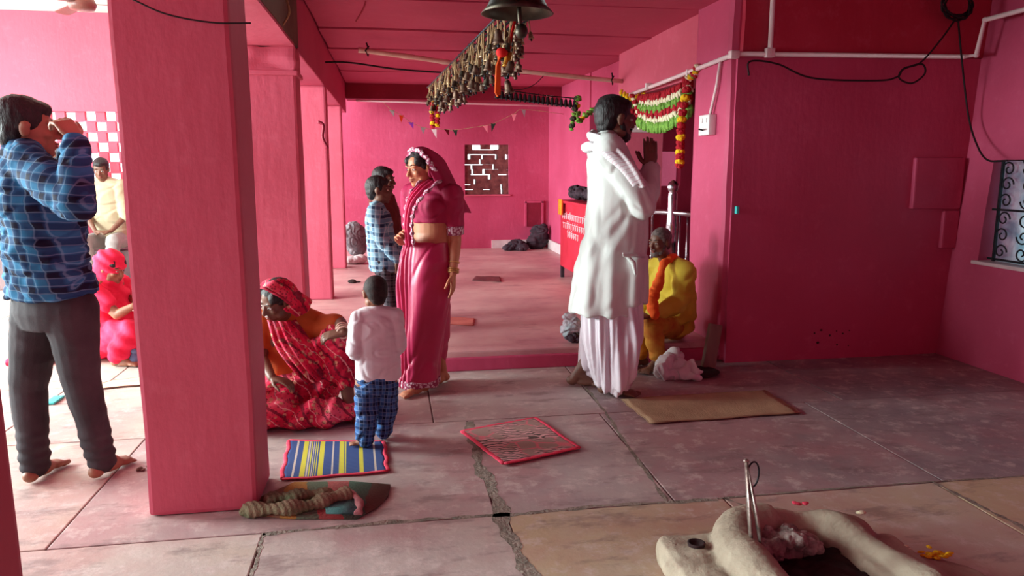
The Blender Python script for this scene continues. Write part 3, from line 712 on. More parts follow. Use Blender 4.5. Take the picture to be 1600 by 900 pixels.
for x, y, cn in sp:
    Y = 10.2 if x < 850 else 6.9
    p = P(x, y-6, Y) if x < 850 else S0.lerp(S1, .65); b = bmesh.new(); a = random.uniform(-.5, .5); dx, dy = math.cos(a)*.036, math.sin(a)*.036
    vs = [b.verts.new(v) for v in ((-dx, -dy, 0), (dx, dy, 0), (random.uniform(-.035, .035), .01, -random.uniform(.08, .13)))]
    b.faces.new(vs); bmesh.ops.solidify(b, geom=b.faces[:], thickness=.002)
    me = bpy.data.meshes.new('pennant'); b.to_mesh(me); b.free()
    o = link('pennant', me, pm[cn], loc=p); seen[cn] = seen.get(cn, 0)+1
    where = {858: 'hanging from the cord of black bells', 612: 'leftmost on the string', 661: 'just right of the purple one', 818: 'rightmost on the string', 711: 'by the veiled womans head', 771: 'above the lattice window', 758: 'above the lattice window', 803: 'right of the lattice window'}.get(x, 'on the string before the rear wall')
    tag(o, f'small {cn} paper pennant {where}', 'pennant')

# ------------------------------------------------------------------ PEOPLE
def frame(f, u=(0, 0, 1)):
    f = V(f).normalized(); u = V(u); r = f.cross(u).normalized(); u = r.cross(f).normalized()
    return r, f, u
def R3(r, f, u): return M((r, f, u)).transposed()
def hand(b, wr, d, n, side, s=1.0, curl=.35, spread=.10, fold=0.0):
    """palm, four unequal fingers and a thumb; d finger direction, n palm facing, side thumb side"""
    d = V(d).normalized(); n = V(n); n = (n-d*n.dot(d)).normalized(); x = n.cross(d).normalized()
    if x.dot(V(side)) < 0: x = -x
    wr = V(wr)
    b.loft([(wr-d*.012*s, x*.025*s, n*.018*s), (wr+d*.02*s, x*.031*s, n*.016*s), (wr+d*.05*s, x*.040*s, n*.015*s), (wr+d*.082*s, x*.040*s, n*.012*s), (wr+d*.090*s, x*.036*s, n*.008*s)], 14, power=.8)
    b.ball(wr+d*.03*s+x*.022*s+n*.008*s, (.018*s, .018*s, .018*s), seg=10)
    for k, (off, L) in enumerate(((.031, .070), (.0105, .079), (-.0105, .073), (-.031, .057))):
        p = wr+d*.084*s+x*off*s; a = spread*off/.03; cur = curl*(.85+.12*k)
        dd = (d*math.cos(a)+x*math.sin(a)).normalized(); ang = fold
        seg = [L*.45, L*.32, L*.27]; rr = [.0092, .0085, .0076, .0062]
        for j in range(3):
            ang += cur*(.7 if j == 0 else 1)
            v = dd*math.cos(ang)+n*math.sin(ang); q2 = p+v*seg[j]*s
            b.cap(p, q2, rr[j]*s, rr[j+1]*s, 10); p = q2
    p = wr+d*.022*s+x*.026*s+n*.006*s; v = (d*.62+x*.72+n*.3).normalized()
    q2 = p+v*.036*s; b.cap(p, q2, .013*s, .0105*s, 10); v = (d*.9+x*.35+n*.25).normalized()
    q3 = q2+v*.03*s; b.cap(q2, q3, .0105*s, .0095*s, 10); b.cap(q3, q3+(v+n*.2).normalized()*.022*s, .0095*s, .0075*s, 10)
def foot(b, an, d, s=1.0, bare=True):
    d = V((d[0], d[1], 0)).normalized(); x = V((d.y, -d.x, 0)); an = V(an); g = V((an.x, an.y, an.z-.075*s))
    u = V((0, 0, 1)); rot = R3(x, d, u)
    b.ball(g-d*.035*s+u*.03*s, (.031*s, .036*s, .030*s), rot)
    b.cap(an, g-d*.02*s+u*.04*s, .034*s, .034*s); b.cap(an+u*.0, g+d*.07*s+u*.035*s, .034*s, .027*s)
    b.ball(g+d*.05*s+u*.026*s, (.036*s, .07*s, .026*s), rot); b.ball(g+d*.115*s+u*.02*s, (.045*s, .04*s, .019*s), rot)
    return g, d, x, u
def toes(b, g, d, x, u, s, inner):
    for k, (o, l, r) in enumerate(((.032, .052, .014), (.011, .05, .0095), (-.006, .044, .009), (-.022, .036, .0085), (-.036, .026, .008))):
        o *= inner; p = g+d*.135*s+x*o*s+u*.014*s; b.cap(p, p+d*(l*.6)*s+x*o*.1*s-u*.003*s, r*s, r*.85*s, 10)
def head(t, org, b, c, f, u, hs, skin, hair='short', hairmat=None, beard=None, lips=True, female=False, eyes=True):
    """adds skull and face to the body shapes b; hair, eyes, brows, lips are parts"""
    r, f, u = frame(f, u); rot = R3(r, f, u); c = V(c)
    L = lambda x, y, z: c+(r*x+f*y+u*z)*hs
    S = lambda *a: tuple(v*hs for v in a)
    b.ball(L(0, -.012, .025), S(.074, .093, .083), rot); b.ball(L(0, .012, -.022), S(.064, .078, .082), rot)
    b.ball(L(0, .045, -.072), S(.044, .042, .036), rot); b.ball(L(0, .068, -.094), S(.022, .018, .017), rot)
    for sx in (-1, 1):
        b.ball(L(sx*.045, .02, -.065), S(.022, .04, .03), rot)     # jaw corners
        b.ball(L(sx*.036, .062, -.025), S(.022, .022, .018), rot)  # cheeks
        b.ball(L(sx*.03, .074, .022), S(.027, .014, .009), rot)    # brow ridge
        b.ball(L(sx*.009, .094, -.034), S(.009, .011, .008), rot)
        b.ball(L(sx*.077, -.005, -.008), S(.010, .019, .031), rot, 12); b.ball(L(sx*.082, .0, .008), S(.008, .018, .016), rot, 12)
    b.cap(L(0, .082, .012), L(0, .106, -.030), .0085*hs, .0125*hs, 10)
    b.ball(L(0, .086, -.058), S(.023, .014, .007), rot, 12); b.ball(L(0, .084, -.070), S(.019, .013, .008), rot, 12)
    if eyes:
        for sx in (-1, 1):
            e = B(org).ball(L(sx*.031, .0785, .0005), S(.0135, .009, .0055), rot, 12).obj('eye', EYEW, t)
            B(org).ball(L(sx*.031, .0845, .0005), S(.0062, .0045, .0058), rot, 10).obj('iris', EYEB, e)
            B(org).tube([L(sx*.012, .0895, .024), L(sx*.032, .089, .031), L(sx*.053, .075, .024)], [.003*hs, .0042*hs, .002*hs], 6, flat=.6).obj('eyebrow', HAIR, t)
        lp = B(org); lp.ball(L(0, .0905, -.0585), S(.021, .0105, .0055), rot, 12); lp.ball(L(0, .0885, -.069), S(.017, .010, .0065), rot, 12); lp.obj('lips', LIPM, t)
    hm = hairmat or HAIR
    if hair:
        h = B(org)
        h.ball(L(0, -.022, .033), S(.080, .097, .086), rot, 28); h.ball(L(0, -.045, -.005), S(.071, .066, .07), rot)
        h.ball(L(0, -.06, -.045), S(.052, .040, .04), rot)
        for sx in (-1, 1): h.ball(L(sx*.062, .012, .022), S(.016, .026, .034), rot)
        if hair == 'thick': h.ball(L(0, .028, .072), S(.062, .058, .036), rot); h.ball(L(0, -.02, .06), S(.078, .088, .066), rot)
        if hair == 'bun':
            h.ball(L(0, -.105, -.03), S(.042, .036, .042), rot); [h.ball(L(sx*.05, .03, .05), S(.028, .05, .035), rot) for sx in (-1, 1)]
        a = .0025*hs if hair != 'short' else .0012*hs
        h.fuse('hair', hm, t, .0045, 2, fold=lambda p, q: a*sn(p, (140, 140, 90), 3)+a*sn(p, (60, 60, 40), 5))
    if beard:
        h = B(org); h.ball(L(0, .05, -.088), S(.044, .046, .036), rot); h.ball(L(0, .092, -.048), S(.028, .010, .007), rot)
        for sx in (-1, 1): h.cap(L(sx*.06, .012, -.03), L(sx*.04, .045, -.085), .016*hs, .02*hs)
        if beard == 'long': h.cap(L(0, .07, -.10), L(0, .075, -.155), .032*hs, .012*hs)
        h.fuse('beard', hm if beard != 'long' else HAIRG, t, .0045, 2, fold=lambda p, q: .002*sn(p, (150, 150, 150), 3))
    return L
def torso(b, pts, sv, fv, dims):
    """pts spine points, sv side vectors, fv front vectors, dims (half width, half depth)"""
    b.loft([(p, V(s_).normalized()*w, V(f_).normalized()*d) for p, s_, f_, (w, d) in zip(pts, sv, fv, dims)], 24, power=.88)
def mid(a, b, t=.5): return V(a).lerp(V(b), t)
def person(name, label, org, J, s=1.0, hs=1.0, skin=SKIN_M, voxel=.005, hair='short', beard=None, toesout=True, hairmat=None, eyes=True, breast=0):
    """one continuous body through the joints of J (world points), with head, hands and feet"""
    t = empty(name, org, label, 'person'); b = B(org); J = {k: (V(v) if isinstance(v, (tuple, list)) and len(v) == 3 else v) for k, v in J.items()}
    ps, ss = V(J['pside']).normalized(), V(J['sside']).normalized()      # towards the persons right
    pel, wai, che, nek = J['pel'], J['wai'], J['che'], J['nek']
    sh = {+1: nek+ss*.165*s+V(J.get('shdrop', (0, 0, -.05)))*s, -1: nek-ss*.165*s+V(J.get('shdrop', (0, 0, -.05)))*s}
    up1 = (wai-pel).normalized(); up2 = (nek-che).normalized()
    f1 = up1.cross(ps).normalized(); f2 = up2.cross(ss).normalized()
    J['f1'], J['f2'] = f1, f2
    wd = J.get('wide', 1.0)
    ws = (ps+ss).normalized(); wf = (f1+f2).normalized()
    torso(b, [pel-up1*.08*s, pel, wai, che, mid(che, nek, .62), nek+up2*.0*s], [ps, ps, ws, ss, ss, ss], [f1, f1, wf, f2, f2, f2],
          [(.12*s*wd, .085*s*wd), (.165*s*wd, .11*s*wd), (.135*s*wd, .095*s*wd), (.155*s*wd, .112*s*wd), (.15*s, .095*s), (.07*s, .06*s)])
    if breast:
        for q_ in (-1, 1): b.ball(che+ss*q_*.07*s+f2*.075*s+up2*.01*s, .062*s*breast)
    b.cap(nek-up2*.03*s, J['head']-V((0, 0, .05*hs)), .056*s, .05*hs)
    b.chain([nek, sh[1]], [.06*s, .058*s]); b.chain([nek, sh[-1]], [.06*s, .058*s])
    J['sh'] = sh
    for q_, k in ((1, 'R'), (-1, 'L')):
        e, w_ = J['el'+k], J['wr'+k]
        b.chain([sh[q_], mid(sh[q_], e, .45), e], [.054*s, .046*s, .038*s]); b.chain([e, mid(e, w_, .35), w_], [.038*s, .037*s, .024*s])
        hd = J['hand'+k]; hand(b, w_, hd[0], hd[1], hd[2], s*J.get('hsz', 1), *(hd[3:] if len(hd) > 3 else ()))
        hip = pel+ps*q_*.088*s-up1*.03*s; kn, an = J['kn'+k], J['an'+k]
        b.chain([hip, mid(hip, kn, .4), kn], [.092*s, .078*s, .054*s]); b.chain([kn, mid(kn, an, .3), an], [.052*s, .054*s, .034*s])
        J['hip'+k] = hip
        fd = J['ft'+k]; fr = foot(b, an, fd, s)
        if toesout: toes(b, *fr, s, -q_)
    L = head(t, org, b, J['head'], J['face'], J.get('hup', (0, 0, 1)), hs, skin, hair, hairmat, beard, eyes=eyes)
    b.fuse('body', skin, t, voxel, 2, .5)
    return t, J, L
def sleeve(b, a, e, w, r0, r1, r2, upto=1.0):
    """sleeve to elbow and (if w) on to the wrist"""
    b.chain([a, mid(a, e, .5), e], [r0, (r0+r1)/2, r1])
    if w is not None: b.chain([e, mid(e, w, .5), mid(e, w, upto)], [r1, (r1+r2)/2+.003, r2])

# ---- 1: young man in blue plaid shirt, left, seen from behind, hand raised to his face
def young_man():
    o = V((-1.42, 3.36, 0)); fw = V((.86, .5, 0)).normalized(); sd = V((.5, -.86, 0)).normalized()
    nek = P(36, 240, 3.36); wr = P(120, 218, 3.14)
    J = dict(pel=P(84, 470, 3.38), wai=P(74, 405, 3.36), che=P(56, 315, 3.34), nek=nek, head=P(43, 200, 3.38), pside=V((.88, -.48, 0)), sside=sd,
             face=(.93, .33, -.02), elR=P(120, 322, 3.02), wrR=wr, handR=((-.55, .2, .75), (-.6, .6, -.5), (-.2, .9, 0), .6, .02, .3),
             elL=P(70, 318, 3.72), wrL=P(112, 232, 3.48), handL=((-.2, -.15, .95), (-.8, -.5, 0), (-.2, -.9, 0), .5, .02, .2),
             knR=P(128, 600, 3.33), anR=P(160, 728, 3.36)+V((0, 0, 0)), knL=P(44, 605, 3.42), anL=P(56, 733, 3.36), ftR=(.42, .9), ftL=(.2, .98))
    J['anR'].z = .08; J['anL'].z = .08
    t, J, L = person('person', 'young man in blue plaid shirt and black jeans, back turned, hand raised to forehead', o, J, 1.0, 1.06, SKIN_M, .005, 'thick')
    b = B(o); f1, f2 = J['f1'], J['f2']; ps, ss = V(J['pside']).normalized(), sd
    torso(b, [J['pel']+V((0, 0, .03)), J['wai'], J['che'], mid(J['che'], nek, .65), nek+V((0, 0, .005))], [ps, (ps+ss), ss, ss, ss], [f1, (f1+f2), f2, f2, f2],
          [(.19, .145), (.182, .145), (.2, .155), (.19, .128), (.09, .078)])
    sh = J['sh']; b.chain([nek, sh[1]], [.075, .078]); b.chain([nek, sh[-1]], [.075, .078])
    sleeve(b, sh[1], J['elR'], J['wrR'], .082, .064, .047, .93); sleeve(b, sh[-1], J['elL'], J['wrL'], .082, .062, .046, .93)
    ew = np.array(J['elR']-o)
    def fo(p, q):
        d = np.linalg.norm(p-ew, axis=1); near = np.exp(-(d/.2)**2)
        return .008*(1-2*np.abs(sn(p, (15, 15, 22), 4)))+.010*crease(p, (14, 14, 22), 7)+.006*crease(p, (24, 24, 34), 8)+.004*near*np.sin(d*60+5*sn(p, (12, 12, 12), 2))
    b.fuse('shirt', SHIRT_A, t, .007, 4, fold=fo)
    b = B(o); b.loft([(nek+V((0, 0, -.02)), ss*.088, f2*.078), (nek+V((0, 0, .028))+f2*.008, ss*.07, f2*.068), (nek+V((0, 0, .035))+f2*.008, ss*.062, f2*.06)], 24)
    b.fuse('collar', SHIRT_A, t, .006, 2)
    b = B(o)
    torso(b, [J['pel']-V((0, 0, .1)), J['pel']-V((0, 0, .03)), J['pel']+V((0, 0, .06))], [ps]*3, [f1]*3, [(.145, .115), (.178, .128), (.165, .118)])
    for k in 'RL':
        hip, kn, an = J['hip'+k], J['kn'+k], J['an'+k]
        b.chain([hip, mid(hip, kn, .45), kn, mid(kn, an, .5), an+V((0, 0, -.01))], [.108, .092, .072, .064, .056])
    b.fuse('jeans', JEANS, t, .007, 3, fold=lambda p, q: .004*(1-2*np.abs(sn(p, (16, 16, 34), 7)))+.004*np.exp(-((p[:, 2]-.12)/.1)**2)*np.sin(p[:, 2]*130))
young_man()

# ---- 2: tall man in white kurta and dhoti, praying towards the shrine
def white_man():
    o = V((1.28, 4.2, 0)); fw = V((.97, -.18, 0)).normalized(); sd = V((-.18, -.97, 0)).normalized()
    nek = P(946, 222, 4.2); Y = 4.2
    J = dict(pel=P(946, 415, 4.26), wai=P(958, 360, 4.22), che=P(966, 300, Y), nek=nek, head=P(961, 186, Y), pside=sd, sside=sd, wide=.92,
             face=(.96, .16, -.06), elR=P(1006, 322, 4.02), wrR=P(1016, 262, 4.12), handR=((-.05, -.05, 1), (-.2, .95, 0), (-.95, 0, .1), .12, .03),
             elL=P(1004, 322, 4.42), wrL=P(1017, 262, 4.2), handL=((-.05, .05, 1), (-.2, -.95, 0), (-.95, 0, .1), .12, .03),
             knR=P(958, 520, 4.2), anR=V((1.27, 4.13, .085)), knL=P(950, 520, 4.3), anL=V((1.13, 4.34, .085)), ftR=(.85, -.45), ftL=(.75, -.3))
    t, J, L = person('person', 'tall bearded man in white kurta and dhoti, palms joined in prayer, standing in profile', o, J, 1.04, 1.1, SKIN_D, .005, 'thick', 'short')
    f2 = J['f2']; b = B(o)
    b.loft([(P(985, 400, 4.12), fw*.10, sd*.12), (P(984, 440, 4.12), fw*.10, sd*.12), (P(983, 472, 4.12), fw*.098, sd*.12)], 24)
    torso(b, [P(945, 487, Y), P(950, 430, Y), P(962, 370, Y), P(965, 300, Y), mid(J['che'], nek, .6), nek+V((0, 0, .0))], [sd]*6, [fw]*6,
          [(.185, .21), (.18, .205), (.17, .19), (.185, .172), (.185, .14), (.09, .085)])
    sh = J['sh']; b.chain([nek, sh[1]], [.08, .085]); b.chain([nek, sh[-1]], [.08, .085])
    sleeve(b, sh[1], J['elR'], J['wrR'], .092, .078, .055, .95); sleeve(b, sh[-1], J['elL'], J['wrL'], .092, .076, .054, .95)
    ew = np.array(J['elR']-o); aw = np.array(P(930, 300, 4.0)-o)
    def fo(p, q):
        d = np.linalg.norm(p-ew, axis=1); near = np.exp(-(d/.17)**2)
        low = np.clip((1.05-p[:, 2])/.35, 0, 1); th = np.arctan2(p[:, 1], p[:, 0])
        e = np.linalg.norm(p-aw, axis=1)
        return .004*(1-2*np.abs(sn(p, (12, 12, 16), 14)))+.0055*crease(p, (15, 15, 9), 7)+.004*crease(p, (26, 26, 12), 18)+.004*near*np.sin(d*60+4*sn(p, (14, 14, 14), 1))+.010*low*np.sin(th*9+2*sn(p, (4, 4, 3), 3))
    b.fuse('kurta', WCOT, t, .008, 4, fold=fo)
    # dhoti: full drape gathered at the front, narrowing to the ankles
    b = B(o)
    b.loft([(P(957, 440, Y), fw*.14, sd*.15), (P(954, 480, Y), fw*.168, sd*.175), (P(955, 530, Y), fw*.162, sd*.18), (P(957, 575, Y), fw*.135, sd*.165), (P(958, 600, 4.16), fw*.10, sd*.12), (P(962, 612, 4.12), fw*.065, sd*.08)], 40)
    b.loft([(P(985, 468, 4.1), fw*.06, sd*.07), (P(980, 530, 4.08), fw*.09, sd*.09), (P(974, 585, 4.05), fw*.07, sd*.06), (P(968, 608, 4.04), fw*.04, sd*.04)], 24)
    b.chain([P(930, 520, 4.34), P(922, 570, 4.34)], [.10, .075])
    def fd(p, q):
        th = np.arctan2(p[:, 1], p[:, 0]+.02); z = p[:, 2]
        return .011*np.sin(th*13+5*z+1.6*sn(p, (5, 5, 4), 6))*np.clip((1-z)/.35, .25, 1)+.005*np.sin(th*31+6*z)
    b.fuse('dhoti', WDHO, t, .008, 3, fold=fd)
    # hem of kurta side slit and its knotted tie
    b = B(o); c = P(981, 402, 3.97); b.tube([c, c+V((.03, -.01, -.03)), c+V((.045, -.01, -.10))], [.012, .016, .008], 8); b.tube([c, c+V((-.04, -.01, .02)), c+V((.06, -.01, .01))], [.01, .012, .006], 8)
    b.fuse('tie', WCOT, t, .005, 2)
    # scarf round the neck
    b = B(o)
    pts = [P(1004, 292, 3.90), P(990, 264, 3.90), P(968, 238, 3.95), P(945, 218, 4.04), P(924, 214, 4.2), P(935, 212, 4.36), P(960, 232, 4.42), P(985, 262, 4.42), P(1000, 288, 4.4)]
    sp_ = spline(pts, 34); b.tube(sp_, [.030+.004*math.sin(i*.4) for i in range(34)], 14, flat=.7)
    pts = [P(996, 288, 3.90), P(976, 262, 3.91), P(950, 240, 3.96), P(926, 228, 4.08), P(914, 232, 4.22)]
    b.tube(spline(pts, 24), .028, 12)
    b.fuse('scarf', SCARF, t, .006, 3, fold=lambda p, q: .003*np.sin((p[:, 2]*.6+p[:, 0]*.8)*110+2*sn(p, (9, 9, 9), 2)))
white_man()

# ---- 3: woman in magenta sari
def sari_woman():
    o = V((.19, 4.45, 0)); fw = V((-.62, -.78, 0)).normalized(); sd = V((-.78, .62, 0)).normalized(); Y = 4.45
    nek = P(674, 292, Y)
    J = dict(pel=P(666, 415, Y), wai=P(676, 365, Y), che=P(676, 322, Y), nek=nek, head=P(658, 262, 4.43), pside=sd, sside=sd, wide=.98,
             face=(-.80, -.52, -.16), elL=P(712, 376, 4.38), wrL=P(708, 428, 4.32), handL=((-.02, -.05, -1), (-.75, .3, 0), (-.35, -.9, 0), .22, .08),
             elR=P(640, 372, 4.62), wrR=P(627, 378, 4.40), handR=((-.1, -.45, .35), (.5, .1, -.75), (.2, .1, .9), .5, .08),
             knR=P(652, 500, 4.44), anR=P(657, 592, 4.36), knL=P(674, 500, 4.5), anL=V((.30, 4.56, .07)), ftR=(-.75, -.6), ftL=(-.6, -.7))
    J['anR'].z = .07
    t, J, L = person('person', 'woman in magenta sari with silver edged veil, looking down at the boys', o, J, .9, .94, SKIN_L, .005, 'bun', breast=.85)
    b = B(o); f2 = J['f2']; ss = sd; che = J['che']; sh = J['sh']
    torso(b, [P(678, 346, Y), che, mid(che, nek, .6), nek-V((0, 0, .02))], [ss]*4, [f2]*4, [(.138, .108), (.155, .118), (.15, .1), (.085, .07)])
    for q_ in (-1, 1): b.ball(che+ss*q_*.06+f2*.062, .066)
    b.chain([nek-V((0, 0, .02)), sh[1]], [.06, .064]); b.chain([nek-V((0, 0, .02)), sh[-1]], [.06, .064])
    b.cap(sh[-1], mid(sh[-1], J['elL'], .72), .068, .053); b.cap(sh[1], mid(sh[1], J['elR'], .7), .066, .052)
    b.fuse('blouse', BLOUSE, t, .006, 3, fold=folds(.003, (22, 22, 30), 3))
    b = B(o); e0 = mid(sh[-1], J['elL'], .66); e1 = mid(sh[-1], J['elL'], .86); ax = (e1-e0).normalized(); bx = ax.cross(V((1, 0, 0))).normalized(); cx_ = ax.cross(bx)
    b.loft([(e0, bx*.056, cx_*.056), (e1, bx*.053, cx_*.053)], 20); b.obj('sleeve_trim', LACE, t)
    # skirt of the sari
    b = B(o)
    b.loft([(P(668, 376, Y), sd*.142, fw*.12), (P(667, 405, Y), sd*.172, fw*.145), (P(664, 440, Y), sd*.172, fw*.15), (P(662, 500, Y), sd*.150, fw*.145), (P(657, 560, 4.44), sd*.120, fw*.13), (P(655, 592, 4.43), sd*.118, fw*.125), (P(655, 597, 4.43), sd*.118, fw*.125)], 40)
    b.chain([P(676, 470, 4.53), P(680, 520, 4.55), P(688, 574, 4.56)], [.10, .085, .045])
    fwn = np.array(fw); sdn = np.array(sd)
    def fo(p, q):
        x = p@sdn; y = p@fwn; z = p[:, 2]; th = np.arctan2(x, y)
        pl = np.exp(-((x-.085)/.06)**2)*(y > 0)
        d_ = np.stack([x+z*.5, y, z*.35], 1)
        return .007*crease(d_, (15, 9, 9), 5)+.005*crease(d_, (26, 9, 14), 6)+.016*pl*np.sin(x*210)+.008*np.sin(th*5+7*z+sn(p, (4, 4, 4), 2))*np.clip((.9-z)/.3, .1, 1)+.003*sn(p, (20, 20, 12), 8)
    b.fuse('sari_skirt', SARI, t, .007, 3, fold=fo)
    b = B(o)
    b.loft([(P(655, 589, 4.43), sd*.126, fw*.133), (P(655, 600, 4.43), sd*.128, fw*.134)], 40); b.fuse('hem_lace', LACE, t, .007, 1, fold=lambda p, q: .008*np.sin(np.arctan2(p@sdn, p@fwn)*5+1.2))
    # pallu: pleated cloth across the chest from the far hip up over the near shoulder
    ptsA = [P(648, 385, 4.3), P(645, 350, 4.27), P(652, 320, 4.25), P(672, 296, 4.26), P(688, 284, 4.36)]
    ptsB = [P(636, 385, 4.36), P(634, 345, 4.34), P(638, 312, 4.32), P(650, 292, 4.34), P(668, 276, 4.46)]
    sA, sB = spline(ptsA, 30), spline(ptsB, 30)
    def fn(u, v):
        i = min(int(u*29), 29); p = sA[i].lerp(sB[i], v); return p+fw*(.012*math.sin(v*26)+.028*math.sin(PI*v))
    sheet('pallu', fn, 30, 44, SARIP, t, o, .004)
    b = B(o); b.tube([p+fw*.010 for p in sA], .027, 8, flat=.35); b.fuse('pallu_lace', LACE, t, .005, 1, fold=lambda p, q: .005*np.sin(p[:, 2]*130))
    b = B(o); b.tube([p+fw*.010 for p in sB], .022, 8, flat=.35); b.fuse('pallu_lace', LACE, t, .005, 1, fold=lambda p, q: .005*np.sin(p[:, 2]*130))
    # veil over the head, falling behind the shoulders
    r_, f_, u_ = frame(V((-.80, -.52, -.0)))
    hc = J['head']; hs = .94
    def vf(u, v, off=0):
        th = (u-.5)*2*math.radians(118); ph = math.radians(-28+min(v, .6)/.6*118); rad = (.112+.03*min(v, .6)*math.cos(th*.8))*hs+off
        up = u_*math.cos(ph)-f_*math.sin(ph)
        p = hc+V((0, 0, .006))+up*rad*math.cos(th)*1.02+r_*math.sin(th)*rad*.92
        p += f_*(.0)-u_*max(0, -math.cos(th))*.03
        k = max(0, (v-.3)/.7); p -= f_*k*.12*(.4+.6*max(0, math.cos(th)))
        if v > .6:
            k = (v-.6)/.4; p = p-u_*k*.27+r_*math.sin(th)*k*.11-f_*k*.06
        p -= f_*max(0, abs(u-.5)*2-.6)*.05
        return p+(p-hc).normalized()*.004*math.sin(u*38+v*3)
    sheet('veil', vf, 60, 48, BLOUSE, t, o, .003)
    b = B(o); ed = [vf(i/50, .0, .004) for i in range(51)]; b.tube(ed, .018, 8, flat=.4); b.fuse('veil_lace', LACE, t, .005, 1, fold=lambda p, q: .004*np.sin(p[:, 2]*170))
    # bangles
    w0, w1 = J['wrL'], J['elL']; ax = (w1-w0).normalized(); bx = ax.cross(V((1, 0, 0))).normalized(); cx_ = ax.cross(bx)
    gold = mottled('gold_bangle', srgb(196, 150, 90), srgb(230, 190, 130), 30, .3, .1, metal=.7)
    for k in (0, .05, .10, .3):
        c = w0.lerp(w1, .05+k); B(o).tube([c+bx*.031*math.cos(a)+cx_*.031*math.sin(a) for a in [i*2*PI/20 for i in range(20)]], .0045, 6, True).obj('bangle', gold, t)
sari_woman()

# ---- 4: small child from behind
def child():
    o = V((-.12, 3.52, .006)); fw = V((-.12, 1, 0)).normalized(); sd = V((1, .12, 0)).normalized(); Y = 3.52
    s = .50; nek = P(588, 488, Y)
    J = dict(pel=P(588, 597, Y), wai=P(588, 560, Y), che=P(588, 525, Y), nek=nek, head=P(586, 457, 3.53), pside=sd, sside=sd, wide=1.25, shdrop=(0, 0, -.06), hsz=1.0,
             face=(-.35, 1, -.12), elR=P(622, 538, 3.52), wrR=P(612, 552, 3.68), handR=((-.5, .6, .2), (-.4, -.5, 0), (0, 0, 1), .5, .08),
             elL=P(556, 548, 3.48), wrL=P(558, 530, 3.66), handL=((.5, .6, .3), (.4, -.5, 0), (0, 0, 1), .5, .08),
             knR=P(603, 642, 3.55), anR=P(599, 685, 3.60), knL=P(572, 648, 3.47), anL=P(572, 695, 3.50), ftR=(.2, 1), ftL=(-.8, .15))
    J['anR'].z = .052; J['anL'].z = .052
    t, J, L = person('person', 'small child in white top and navy checked trousers, seen from behind on the striped mat', o, J, s, .70, SKIN_M, .0042, 'short', hairmat=HAIRS)
    b = B(o); f2 = J['f2']
    torso(b, [P(592, 590, Y), P(590, 560, Y), J['che'], mid(J['che'], nek, .65), nek+V((0, 0, .0))], [sd]*5, [fw]*5, [(.108, .085), (.108, .085), (.105, .08), (.095, .065), (.044, .042)])
    sh = J['sh']; b.chain([nek, sh[1]], [.042, .044]); b.chain([nek, sh[-1]], [.042, .044])
    sleeve(b, sh[1], J['elR'], J['wrR'], .048, .042, .032, .9); sleeve(b, sh[-1], J['elL'], J['wrL'], .048, .044, .032, .9)
    b.fuse('top', BOYW, t, .005, 3, fold=lambda p, q: .003*(1-2*np.abs(sn(p, (24, 24, 34), 5)))+.0025*crease(p, (24, 24, 44), 9)+.002*sn(p, (50, 50, 90), 6))
    b = B(o)
    torso(b, [J['pel']-V((0, 0, .05)), J['pel'], P(590, 585, Y)], [sd]*3, [fw]*3, [(.088, .078), (.1, .085), (.1, .08)])
    for k in 'RL':
        hip, kn, an = J['hip'+k], J['kn'+k], J['an'+k]
        b.chain([hip, mid(hip, kn, .5), kn, mid(kn, an, .5), an], [.058, .055, .052, .048, .042])
    b.fuse('trousers', PANT_D, t, .005, 3, fold=lambda p, q: .006*(1-2*np.abs(sn(p, (24, 24, 50), 9)))+.007*crease(p, (24, 24, 44), 11))
child()

